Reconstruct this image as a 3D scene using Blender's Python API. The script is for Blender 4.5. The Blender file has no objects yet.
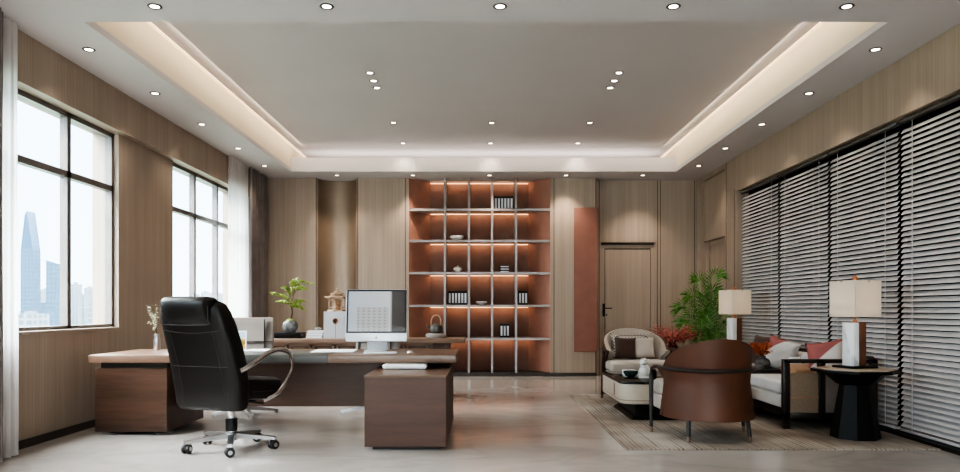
import bpy, bmesh, math, random
from mathutils import Vector, Matrix, noise as mnoise
random.seed(7)
PI = math.pi
sc = bpy.context.scene
COL = sc.collection

# ------------------------------------------------------------------ camera numbers
F, CX, CY, H = 720.0, 481.0, 309.0, 1.14
def WX(px, Y): return (px - CX) / F * Y
def WZ(py, Y): return H + (CY - py) / F * Y
WL, WR, CEIL, BACK, REAR = -3.75, 3.72, 3.36, 12.21, -2.0

# ------------------------------------------------------------------ materials
def lin(c):
    out = []
    for v in c:
        v /= 255.0
        out.append(v / 12.92 if v <= 0.04045 else ((v + 0.055) / 1.055) ** 2.4)
    return (*out, 1.0)
def newmat(name):
    m = bpy.data.materials.new(name); m.use_nodes = True
    nt = m.node_tree
    return m, nt, nt.nodes['Principled BSDF']
def N(nt, t, **kw):
    n = nt.nodes.new(t)
    for k, v in kw.items(): setattr(n, k, v)
    return n
def ramp(nt, stops):
    r = N(nt, 'ShaderNodeValToRGB')
    cr = r.color_ramp
    while len(cr.elements) < len(stops): cr.elements.new(0.5)
    for e, (p, c) in zip(cr.elements, stops):
        e.position = p; e.color = c
    return r
def plain(name, c, rough=0.5, metal=0.0, var=0.06, scale=6.0, bump=0.0, bscale=200.0, coat=0.0, sheen=0.0, emit=0.0, spec=0.5):
    m, nt, b = newmat(name)
    tc = N(nt, 'ShaderNodeTexCoord'); nz = N(nt, 'ShaderNodeTexNoise')
    nz.inputs['Scale'].default_value = scale; nz.inputs['Detail'].default_value = 3
    nt.links.new(tc.outputs['Object'], nz.inputs['Vector'])
    c0 = lin([v * (1 - var) for v in c]); c1 = lin([min(255, v * (1 + var)) for v in c])
    r = ramp(nt, [(0.3, c0), (0.7, c1)])
    nt.links.new(nz.outputs['Fac'], r.inputs['Fac']); nt.links.new(r.outputs['Color'], b.inputs['Base Color'])
    b.inputs['Roughness'].default_value = rough; b.inputs['Metallic'].default_value = metal
    b.inputs['Coat Weight'].default_value = coat; b.inputs['Sheen Weight'].default_value = sheen
    b.inputs['Specular IOR Level'].default_value = spec
    if emit:
        nt.links.new(r.outputs['Color'], b.inputs['Emission Color']); b.inputs['Emission Strength'].default_value = emit
    if bump:
        n2 = N(nt, 'ShaderNodeTexNoise'); n2.inputs['Scale'].default_value = bscale
        nt.links.new(tc.outputs['Object'], n2.inputs['Vector'])
        bp = N(nt, 'ShaderNodeBump'); bp.inputs['Strength'].default_value = bump; bp.inputs['Distance'].default_value = 0.004
        nt.links.new(n2.outputs['Fac'], bp.inputs['Height']); nt.links.new(bp.outputs['Normal'], b.inputs['Normal'])
    return m
def wood(name, ca, cb, scale=(30, 30, 0.9), rough=0.45, coat=0.0, fine=0.35):
    m, nt, b = newmat(name)
    tc = N(nt, 'ShaderNodeTexCoord'); mp = N(nt, 'ShaderNodeMapping')
    mp.inputs['Scale'].default_value = scale
    nt.links.new(tc.outputs['Object'], mp.inputs['Vector'])
    n1 = N(nt, 'ShaderNodeTexNoise'); n1.inputs['Scale'].default_value = 1.0; n1.inputs['Detail'].default_value = 6; n1.inputs['Roughness'].default_value = 0.65
    nt.links.new(mp.outputs['Vector'], n1.inputs['Vector'])
    n2 = N(nt, 'ShaderNodeTexNoise'); n2.inputs['Scale'].default_value = 0.12; n2.inputs['Detail'].default_value = 2
    nt.links.new(mp.outputs['Vector'], n2.inputs['Vector'])
    mx = N(nt, 'ShaderNodeMath', operation='MULTIPLY_ADD'); mx.inputs[1].default_value = fine
    nt.links.new(n1.outputs['Fac'], mx.inputs[0])
    ml = N(nt, 'ShaderNodeMath', operation='MULTIPLY'); ml.inputs[1].default_value = 1 - fine
    nt.links.new(n2.outputs['Fac'], ml.inputs[0]); nt.links.new(ml.outputs[0], mx.inputs[2])
    r = ramp(nt, [(0.34, lin(ca)), (0.66, lin(cb))])
    nt.links.new(mx.outputs[0], r.inputs['Fac']); nt.links.new(r.outputs['Color'], b.inputs['Base Color'])
    b.inputs['Roughness'].default_value = rough; b.inputs['Coat Weight'].default_value = coat
    bp = N(nt, 'ShaderNodeBump'); bp.inputs['Strength'].default_value = 0.08; bp.inputs['Distance'].default_value = 0.003
    nt.links.new(n1.outputs['Fac'], bp.inputs['Height']); nt.links.new(bp.outputs['Normal'], b.inputs['Normal'])
    return m
def marble(name, base, vein, rough, scale=1.2, amount=0.35, spec=0.5):
    m, nt, b = newmat(name)
    tc = N(nt, 'ShaderNodeTexCoord')
    mp = N(nt, 'ShaderNodeMapping'); mp.inputs['Scale'].default_value = (1, 1.8, 1); nt.links.new(tc.outputs['Object'], mp.inputs['Vector'])
    n0 = N(nt, 'ShaderNodeTexNoise'); n0.inputs['Scale'].default_value = scale; n0.inputs['Detail'].default_value = 8; n0.inputs['Distortion'].default_value = 1.2
    nt.links.new(mp.outputs['Vector'], n0.inputs['Vector'])
    sub = N(nt, 'ShaderNodeMath', operation='SUBTRACT'); sub.inputs[1].default_value = 0.5
    ab = N(nt, 'ShaderNodeMath', operation='ABSOLUTE')
    nt.links.new(n0.outputs['Fac'], sub.inputs[0]); nt.links.new(sub.outputs[0], ab.inputs[0])
    r = ramp(nt, [(0.0, (amount, amount, amount, 1)), (0.06, (0, 0, 0, 1))])
    nt.links.new(ab.outputs[0], r.inputs['Fac'])
    n3 = N(nt, 'ShaderNodeTexNoise'); n3.inputs['Scale'].default_value = scale * 0.7; n3.inputs['Detail'].default_value = 4
    nt.links.new(mp.outputs['Vector'], n3.inputs['Vector'])
    cl = ramp(nt, [(0.3, lin([v * 0.9 for v in base])), (0.7, lin([min(255, v * 1.06) for v in base]))])
    nt.links.new(n3.outputs['Fac'], cl.inputs['Fac'])
    mix = N(nt, 'ShaderNodeMix', data_type='RGBA')
    nt.links.new(r.outputs['Color'], mix.inputs['Factor']); nt.links.new(cl.outputs['Color'], mix.inputs['A'])
    mix.inputs['B'].default_value = lin(vein)
    nt.links.new(mix.outputs['Result'], b.inputs['Base Color'])
    b.inputs['Roughness'].default_value = rough; b.inputs['Specular IOR Level'].default_value = spec
    return m
def emission(name, c, s):
    m, nt, b = newmat(name)
    b.inputs['Base Color'].default_value = lin(c); b.inputs['Emission Color'].default_value = lin(c); b.inputs['Emission Strength'].default_value = s
    return m
def clear_glass(name, tint=(235, 242, 245), gloss=0.06):
    m, nt, b = newmat(name)
    nt.nodes.remove(b)
    t = N(nt, 'ShaderNodeBsdfTransparent'); t.inputs['Color'].default_value = lin(tint)
    g = N(nt, 'ShaderNodeBsdfGlossy'); g.inputs['Roughness'].default_value = 0.02
    mx = N(nt, 'ShaderNodeMixShader'); mx.inputs[0].default_value = gloss
    nt.links.new(t.outputs[0], mx.inputs[1]); nt.links.new(g.outputs[0], mx.inputs[2])
    nt.links.new(mx.outputs[0], nt.nodes['Material Output'].inputs['Surface'])
    return m
def sheer(name, c, open_=0.35):
    m, nt, b = newmat(name)
    nt.nodes.remove(b)
    t = N(nt, 'ShaderNodeBsdfTransparent')
    d = N(nt, 'ShaderNodeBsdfDiffuse'); d.inputs['Color'].default_value = lin(c)
    l = N(nt, 'ShaderNodeBsdfTranslucent'); l.inputs['Color'].default_value = lin(c)
    m1 = N(nt, 'ShaderNodeMixShader'); m1.inputs[0].default_value = 0.55
    m2 = N(nt, 'ShaderNodeMixShader')
    tc = N(nt, 'ShaderNodeTexCoord'); nz = N(nt, 'ShaderNodeTexNoise'); nz.inputs['Scale'].default_value = 9
    nt.links.new(tc.outputs['Object'], nz.inputs['Vector'])
    mr = N(nt, 'ShaderNodeMapRange'); mr.inputs['To Min'].default_value = 1 - open_ - 0.06; mr.inputs['To Max'].default_value = 1 - open_ + 0.06
    nt.links.new(nz.outputs['Fac'], mr.inputs['Value']); nt.links.new(mr.outputs['Result'], m2.inputs[0])
    nt.links.new(d.outputs[0], m1.inputs[1]); nt.links.new(l.outputs[0], m1.inputs[2])
    nt.links.new(t.outputs[0], m2.inputs[1]); nt.links.new(m1.outputs[0], m2.inputs[2])
    nt.links.new(m2.outputs[0], nt.nodes['Material Output'].inputs['Surface'])
    return m
def leafmat(name, ca, cb, rough=0.5):
    m, nt, b = newmat(name)
    tc = N(nt, 'ShaderNodeTexCoord'); nz = N(nt, 'ShaderNodeTexNoise'); nz.inputs['Scale'].default_value = 22
    nt.links.new(tc.outputs['Object'], nz.inputs['Vector'])
    r = ramp(nt, [(0.35, lin(ca)), (0.65, lin(cb))])
    nt.links.new(nz.outputs['Fac'], r.inputs['Fac']); nt.links.new(r.outputs['Color'], b.inputs['Base Color'])
    b.inputs['Roughness'].default_value = rough
    b.inputs['Subsurface Weight'].default_value = 0.0
    return m
def lattice_mat(name, c0, c1, scale=28):
    m, nt, b = newmat(name)
    tc = N(nt, 'ShaderNodeTexCoord'); mp = N(nt, 'ShaderNodeMapping'); mp.inputs['Rotation'].default_value = (0, PI / 4, 0)
    ck = N(nt, 'ShaderNodeTexVoronoi'); ck.feature = 'DISTANCE_TO_EDGE'; ck.inputs['Scale'].default_value = scale; ck.inputs['Randomness'].default_value = 0.0
    nt.links.new(tc.outputs['Object'], mp.inputs['Vector']); nt.links.new(mp.outputs['Vector'], ck.inputs['Vector'])
    r = ramp(nt, [(0.05, lin(c0)), (0.10, lin(c1))])
    nt.links.new(ck.outputs['Distance'], r.inputs['Fac']); nt.links.new(r.outputs['Color'], b.inputs['Base Color'])
    b.inputs['Roughness'].default_value = 0.8
    return m
def weave_mat(name, c0, c1, scale=60):
    m, nt, b = newmat(name)
    tc = N(nt, 'ShaderNodeTexCoord')
    ck = N(nt, 'ShaderNodeTexVoronoi'); ck.inputs['Scale'].default_value = scale; ck.inputs['Randomness'].default_value = 0.15
    nt.links.new(tc.outputs['Object'], ck.inputs['Vector'])
    r = ramp(nt, [(0.2, lin(c1)), (0.6, lin(c0))])
    nt.links.new(ck.outputs['Distance'], r.inputs['Fac']); nt.links.new(r.outputs['Color'], b.inputs['Base Color'])
    bp = N(nt, 'ShaderNodeBump'); bp.inputs['Strength'].default_value = 0.5; bp.inputs['Distance'].default_value = 0.004
    nt.links.new(ck.outputs['Distance'], bp.inputs['Height']); nt.links.new(bp.outputs['Normal'], b.inputs['Normal'])
    b.inputs['Roughness'].default_value = 0.85
    return m
def split_mat(name, c0, c1, a=(1, 0, 1), off=0.0, axis_scale=1.0):
    """two cloth colours meeting along a slanting seam (object space)"""
    m, nt, b = newmat(name)
    tc = N(nt, 'ShaderNodeTexCoord')
    d = N(nt, 'ShaderNodeVectorMath', operation='DOT_PRODUCT'); d.inputs[1].default_value = a
    nt.links.new(tc.outputs['Object'], d.inputs[0])
    ad = N(nt, 'ShaderNodeMath', operation='ADD'); ad.inputs[1].default_value = 0.5 - off
    nt.links.new(d.outputs['Value'], ad.inputs[0])
    r = ramp(nt, [(0.497, lin(c0)), (0.503, lin(c1))])
    nt.links.new(ad.outputs[0], r.inputs['Fac']); nt.links.new(r.outputs['Color'], b.inputs['Base Color'])
    b.inputs['Roughness'].default_value = 0.85
    return m

M = {}
M['wall_wood'] = wood('wall_wood', (138, 122, 109), (162, 145, 131), (60, 60, 0.7), 0.5, fine=0.7)
M['back_wood'] = wood('back_wood', (146, 129, 114), (169, 151, 135), (60, 60, 0.6), 0.5, fine=0.7)
M['door_wood'] = wood('door_wood', (143, 125, 110), (164, 146, 130), (60, 60, 0.6), 0.48, fine=0.7)
M['fine_groove'] = plain('fine_groove', (98, 82, 71), 0.7)
M['groove'] = plain('groove', (62, 50, 42), 0.7)
M['ceiling'] = plain('ceiling_paint', (186, 180, 179), 0.9, var=0.01, scale=1)
M['cove'] = plain('cove_paint', (214, 200, 178), 0.9, var=0.01, scale=1)
M['floor'] = marble('floor_marble', (174, 167, 162), (134, 126, 121), 0.10, 0.75, 0.24)
M['black_trim'] = plain('black_trim', (56, 49, 45), 0.5)
M['gold'] = plain('champagne_metal', (152, 134, 117), 0.42, 0.5, var=0.03, scale=2)
M['frame_grey'] = plain('window_frame_grey', (112, 107, 104), 0.4, 0.4)
M['glass'] = clear_glass('window_glass')
M['dark_glass'] = plain('dark_glass', (16, 14, 14), 0.08, 0.0, var=0.1, scale=1)
M['black_metal'] = plain('black_metal', (24, 22, 21), 0.4, 0.3)
M['slat'] = plain('blind_slat', (196, 191, 190), 0.5, var=0.02)
M['sheer'] = sheer('sheer_cloth', (236, 233, 234), 0.45)
M['drape'] = plain('drape_cloth', (112, 102, 98), 0.9, sheen=0.2)
M['led'] = emission('led_warm', (255, 200, 150), 1.3)
M['led_cove'] = emission('led_cove', (255, 226, 190), 0.6)
M['lens'] = emission('downlight_lens', (255, 240, 220), 5.0)
M['ring'] = plain('downlight_ring', (58, 52, 50), 0.4, 0.3)
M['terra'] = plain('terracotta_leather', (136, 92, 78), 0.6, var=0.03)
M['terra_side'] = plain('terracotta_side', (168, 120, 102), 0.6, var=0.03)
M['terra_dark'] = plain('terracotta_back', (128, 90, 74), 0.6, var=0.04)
M['shelf_metal'] = plain('shelf_metal', (150, 141, 139), 0.4, 0.3, var=0.02)
M['walnut'] = wood('walnut', (52, 36, 28), (104, 76, 61), (2.2, 26, 26), 0.35, coat=0.1)
M['walnut_top'] = wood('walnut_top', (92, 70, 57), (122, 96, 80), (2.2, 26, 26), 0.32, coat=0.1)  # walnut lightened: the top's reflected light is put into the colour
M['walnut_cab'] = wood('walnut_cabinet', (56, 35, 26), (86, 58, 45), (2.2, 26, 26), 0.5)
M['walnut_dark'] = wood('walnut_dark', (84, 58, 45), (110, 80, 64), (2.2, 26, 26), 0.4)
M['tea_wood'] = wood('tea_wood', (118, 93, 78), (162, 134, 116), (3, 26, 26), 0.4)
M['inlay'] = plain('inlay_leather', (80, 77, 73), 0.42, var=0.04)
M['black_leather'] = plain('black_leather', (24, 20, 18), 0.42, var=0.1, bump=0.12, bscale=160, spec=0.35)
M['piping'] = plain('piping', (58, 53, 50), 0.5)
M['chrome'] = plain('chrome', (212, 210, 210), 0.14, 1.0, var=0.01)
M['alu'] = plain('brushed_aluminium', (190, 188, 188), 0.28, 1.0, var=0.02)
M['rubber'] = plain('dark_rubber', (38, 36, 36), 0.5)
M['grey_leather'] = plain('grey_leather', (140, 129, 122), 0.5, var=0.04, bump=0.08)
M['white_plastic'] = plain('white_plastic', (226, 226, 226), 0.35, var=0.01)
M['silver'] = plain('silver_shell', (208, 209, 212), 0.32, 0.35, var=0.01)
M['paper'] = plain('paper', (240, 240, 242), 0.7, var=0.01)
M['beige_fabric'] = plain('beige_fabric', (178, 166, 154), 0.9, var=0.03, sheen=0.2, bump=0.15)
M['white_fabric'] = plain('white_fabric', (206, 200, 196), 0.9, var=0.03, sheen=0.2, bump=0.15)
M['brown_leather'] = plain('brown_leather', (88, 52, 34), 0.45, var=0.1, scale=3, bump=0.06, bscale=140, spec=0.4)
M['frame_dark'] = wood('dark_frame_wood', (30, 24, 21), (48, 38, 33), (20, 20, 2), 0.35)
M['brass'] = plain('brass_tip', (128, 108, 96), 0.35, 0.6)
M['beige_leather'] = plain('beige_leather', (176, 164, 148), 0.45, var=0.03)
M['stone_black'] = marble('black_stone', (28, 25, 25), (96, 86, 80), 0.12, 2.0, 0.3)
M['lacquer'] = plain('black_lacquer', (20, 17, 16), 0.42, spec=0.22)
M['table_stone'] = marble('pale_table_stone', (180, 164, 146), (140, 120, 104), 0.3, 4.0, 0.2)
M['lamp_marble'] = marble('lamp_marble', (246, 244, 242), (150, 146, 146), 0.25, 2.0, 0.45)
M['copper'] = plain('copper', (178, 112, 76), 0.4, 0.25)
M['bronze'] = plain('bronze_brown', (128, 84, 62), 0.4, 0.35)
M['shade'] = sheer('lamp_shade_cloth', (238, 232, 222), 0.0)
M['cushion_brown'] = plain('cushion_brown', (74, 50, 42), 0.85, sheen=0.2)
M['lattice'] = lattice_mat('lattice_cloth', (70, 60, 54), (190, 180, 168), 34)
M['weave'] = weave_mat('woven_tan', (110, 92, 76), (156, 136, 116), 110)
M['tan_fabric'] = plain('tan_fabric', (150, 116, 88), 0.85, sheen=0.2)
M['ceramic_white'] = plain('white_ceramic', (225, 220, 214), 0.25, var=0.02)
M['ceramic_grey'] = plain('grey_stoneware', (92, 88, 84), 0.55, var=0.12, scale=20)
M['rock'] = plain('grey_rock', (104, 104, 104), 0.6, var=0.3, scale=14, bump=0.5, bscale=30)
M['jade'] = plain('dark_green_glaze', (34, 56, 50), 0.2)
M['black_card'] = plain('black_card', (28, 24, 23), 0.6)
M['palm_leaf'] = leafmat('palm_leaf', (46, 94, 30), (98, 152, 60))
M['lime_leaf'] = leafmat('lime_leaf', (112, 134, 44), (160, 180, 80))
M['red_leaf'] = leafmat('red_leaf', (176, 70, 66), (224, 136, 126))
M['orange_leaf'] = leafmat('orange_leaf', (176, 70, 26), (214, 112, 46))
M['pale_leaf'] = leafmat('pale_leaf', (176, 178, 150), (222, 220, 200))
M['twig'] = plain('twig_bark', (84, 62, 46), 0.8)
M['soil'] = plain('soil', (48, 36, 28), 0.95)
M['lantern_wood'] = plain('lantern_wood', (186, 156, 132), 0.45, 0.1)
M['rattan'] = plain('rattan_wrap', (186, 150, 118), 0.7, var=0.2, scale=60)
M['white_lacquer'] = plain('white_lacquer', (198, 198, 202), 0.35, var=0.01)
M['tower_blue'] = plain('tower_blue_glass', (26, 56, 78), 0.35, 0.0, var=0.05, scale=0.01)
M['tower_pale'] = plain('tower_pale', (76, 86, 94), 0.7, var=0.05, scale=0.01)  # distance haze put into the pale bluish tower colour
M['city_green'] = plain('city_ground_green', (56, 68, 58), 0.9, var=0.3, scale=0.02)

def facade(name, wallc, glassc, fx, fz, gap=0.35):
    m, nt, b = newmat(name)
    tc = N(nt, 'ShaderNodeTexCoord'); sp = N(nt, 'ShaderNodeSeparateXYZ'); nt.links.new(tc.outputs['Object'], sp.inputs[0])
    ax = N(nt, 'ShaderNodeMath', operation='ADD'); nt.links.new(sp.outputs['X'], ax.inputs[0]); nt.links.new(sp.outputs['Y'], ax.inputs[1])
    def cell(src, f):
        mu = N(nt, 'ShaderNodeMath', operation='MULTIPLY'); mu.inputs[1].default_value = f
        fr = N(nt, 'ShaderNodeMath', operation='FRACT'); gt = N(nt, 'ShaderNodeMath', operation='GREATER_THAN'); gt.inputs[1].default_value = gap
        nt.links.new(src, mu.inputs[0]); nt.links.new(mu.outputs[0], fr.inputs[0]); nt.links.new(fr.outputs[0], gt.inputs[0])
        return gt.outputs[0]
    a = cell(ax.outputs[0], fx); z = cell(sp.outputs['Z'], fz)
    mu = N(nt, 'ShaderNodeMath', operation='MULTIPLY'); nt.links.new(a, mu.inputs[0]); nt.links.new(z, mu.inputs[1])
    mx = N(nt, 'ShaderNodeMix', data_type='RGBA'); nt.links.new(mu.outputs[0], mx.inputs['Factor'])
    mx.inputs['A'].default_value = lin(wallc); mx.inputs['B'].default_value = lin(glassc)
    nt.links.new(mx.outputs['Result'], b.inputs['Base Color']); b.inputs['Roughness'].default_value = 0.6
    return m
M['fac_white'] = facade('facade_white', (92, 98, 104), (58, 70, 80), 0.12, 0.16)  # low-contrast facade colours with the distance haze mixed in
M['fac_blue'] = facade('facade_blue', (36, 64, 84), (22, 48, 68), 0.14, 0.12, 0.25)
M['fac_near'] = facade('facade_near', (236, 238, 240), (120, 134, 146), 0.35, 0.33, 0.5)

# rug: cream pile with dark lines running along its length, worn in patches
def rug_mat():
    m, nt, b = newmat('rug_pile')
    tc = N(nt, 'ShaderNodeTexCoord'); sp = N(nt, 'ShaderNodeSeparateXYZ'); nt.links.new(tc.outputs['Object'], sp.inputs[0])
    mp = N(nt, 'ShaderNodeMapping'); mp.inputs['Scale'].default_value = (14, 1.1, 1); nt.links.new(tc.outputs['Object'], mp.inputs['Vector'])
    nz = N(nt, 'ShaderNodeTexNoise'); nz.inputs['Scale'].default_value = 1.0; nz.inputs['Detail'].default_value = 3; nt.links.new(mp.outputs['Vector'], nz.inputs['Vector'])
    n2 = N(nt, 'ShaderNodeTexNoise'); n2.inputs['Scale'].default_value = 1.3; n2.inputs['Detail'].default_value = 2; nt.links.new(tc.outputs['Object'], n2.inputs['Vector'])
    mu = N(nt, 'ShaderNodeMath', operation='MULTIPLY'); mu.inputs[1].default_value = 27.0; nt.links.new(sp.outputs['X'], mu.inputs[0])
    fr = N(nt, 'ShaderNodeMath', operation='FRACT'); nt.links.new(mu.outputs[0], fr.inputs[0])
    gt = N(nt, 'ShaderNodeMath', operation='LESS_THAN'); gt.inputs[1].default_value = 0.34; nt.links.new(fr.outputs[0], gt.inputs[0])
    pr = ramp(nt, [(0.42, (0, 0, 0, 1)), (0.62, (0.9, 0.9, 0.9, 1))]); nt.links.new(nz.outputs['Fac'], pr.inputs['Fac'])
    m1 = N(nt, 'ShaderNodeMath', operation='MULTIPLY'); nt.links.new(gt.outputs[0], m1.inputs[0]); nt.links.new(pr.outputs['Color'], m1.inputs[1])
    base = ramp(nt, [(0.35, lin((128, 117, 108))), (0.62, lin((170, 160, 150)))]); nt.links.new(n2.outputs['Fac'], base.inputs['Fac'])
    mx = N(nt, 'ShaderNodeMix', data_type='RGBA'); nt.links.new(m1.outputs[0], mx.inputs['Factor']); nt.links.new(base.outputs['Color'], mx.inputs['A'])
    mx.inputs['B'].default_value = lin((98, 85, 77)); nt.links.new(mx.outputs['Result'], b.inputs['Base Color'])
    b.inputs['Roughness'].default_value = 0.95; b.inputs['Specular IOR Level'].default_value = 0.1
    n3 = N(nt, 'ShaderNodeTexNoise'); n3.inputs['Scale'].default_value = 120; nt.links.new(tc.outputs['Object'], n3.inputs['Vector'])
    bp = N(nt, 'ShaderNodeBump'); bp.inputs['Strength'].default_value = 0.4; bp.inputs['Distance'].default_value = 0.006
    nt.links.new(n3.outputs['Fac'], bp.inputs['Height']); nt.links.new(bp.outputs['Normal'], b.inputs['Normal'])
    return m
M['rug'] = rug_mat()
def screen_reflection_mat():
    m, nt, b = newmat('monitor_painted_reflection')
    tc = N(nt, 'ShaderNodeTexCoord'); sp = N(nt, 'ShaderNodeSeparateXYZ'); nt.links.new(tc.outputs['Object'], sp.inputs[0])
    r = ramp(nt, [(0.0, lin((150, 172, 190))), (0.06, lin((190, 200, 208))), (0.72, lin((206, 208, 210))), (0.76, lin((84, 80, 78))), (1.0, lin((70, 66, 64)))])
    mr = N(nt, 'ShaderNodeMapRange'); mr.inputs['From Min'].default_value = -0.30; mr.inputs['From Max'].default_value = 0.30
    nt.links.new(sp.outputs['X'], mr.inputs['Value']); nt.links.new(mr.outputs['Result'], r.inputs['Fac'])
    # reflected apartment block, painted into the screen's glow
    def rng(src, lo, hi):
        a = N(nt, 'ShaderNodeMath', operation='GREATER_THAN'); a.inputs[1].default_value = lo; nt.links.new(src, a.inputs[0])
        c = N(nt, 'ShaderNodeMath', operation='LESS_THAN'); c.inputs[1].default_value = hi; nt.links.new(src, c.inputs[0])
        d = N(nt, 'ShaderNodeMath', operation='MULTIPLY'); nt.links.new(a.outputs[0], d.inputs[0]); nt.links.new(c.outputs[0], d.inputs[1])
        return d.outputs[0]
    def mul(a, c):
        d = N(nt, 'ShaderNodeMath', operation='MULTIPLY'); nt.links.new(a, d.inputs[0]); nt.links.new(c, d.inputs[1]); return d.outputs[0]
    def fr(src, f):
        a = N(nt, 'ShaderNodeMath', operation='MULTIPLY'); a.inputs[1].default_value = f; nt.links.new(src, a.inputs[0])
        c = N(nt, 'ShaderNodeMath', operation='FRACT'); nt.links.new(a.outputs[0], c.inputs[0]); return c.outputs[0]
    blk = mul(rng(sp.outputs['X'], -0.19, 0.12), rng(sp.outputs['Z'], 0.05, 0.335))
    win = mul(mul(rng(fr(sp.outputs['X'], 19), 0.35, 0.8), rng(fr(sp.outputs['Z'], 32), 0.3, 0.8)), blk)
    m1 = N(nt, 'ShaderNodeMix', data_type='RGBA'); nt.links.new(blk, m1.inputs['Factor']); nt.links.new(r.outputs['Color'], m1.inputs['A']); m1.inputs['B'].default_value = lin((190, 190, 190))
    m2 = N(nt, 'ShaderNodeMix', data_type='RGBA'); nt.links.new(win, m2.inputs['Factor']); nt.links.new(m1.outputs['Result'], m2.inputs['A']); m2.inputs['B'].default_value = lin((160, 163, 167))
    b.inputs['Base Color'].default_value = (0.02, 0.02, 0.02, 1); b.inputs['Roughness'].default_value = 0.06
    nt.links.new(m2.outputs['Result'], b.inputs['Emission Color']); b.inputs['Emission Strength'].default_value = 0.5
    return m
M['screen'] = screen_reflection_mat()
def autumn_mat():
    m, nt, b = newmat('autumn_picture')
    tc = N(nt, 'ShaderNodeTexCoord'); sp = N(nt, 'ShaderNodeSeparateXYZ'); nt.links.new(tc.outputs['Object'], sp.inputs[0])
    nz = N(nt, 'ShaderNodeTexNoise'); nz.inputs['Scale'].default_value = 45; nt.links.new(tc.outputs['Object'], nz.inputs['Vector'])
    ad = N(nt, 'ShaderNodeMath', operation='MULTIPLY_ADD'); ad.inputs[1].default_value = 0.12; nt.links.new(nz.outputs['Fac'], ad.inputs[0]); nt.links.new(sp.outputs['Z'], ad.inputs[2])
    r = ramp(nt, [(0.05, lin((170, 120, 44))), (0.10, lin((210, 150, 60))), (0.13, lin((80, 78, 40))), (0.16, lin((190, 140, 56))), (0.18, lin((172, 194, 206)))])
    nt.links.new(ad.outputs[0], r.inputs['Fac']); nt.links.new(r.outputs['Color'], b.inputs['Base Color'])
    return m
M['autumn'] = autumn_mat()
M['cush_split_1'] = split_mat('pink_grey_cloth', (204, 200, 196), (160, 98, 94), (-0.7, 0, 0.7), 0.09)
M['cush_split_2'] = split_mat('pink_cream_cloth', (214, 206, 200), (160, 96, 92), (-0.6, 0, 0.8), 0.02)

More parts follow.
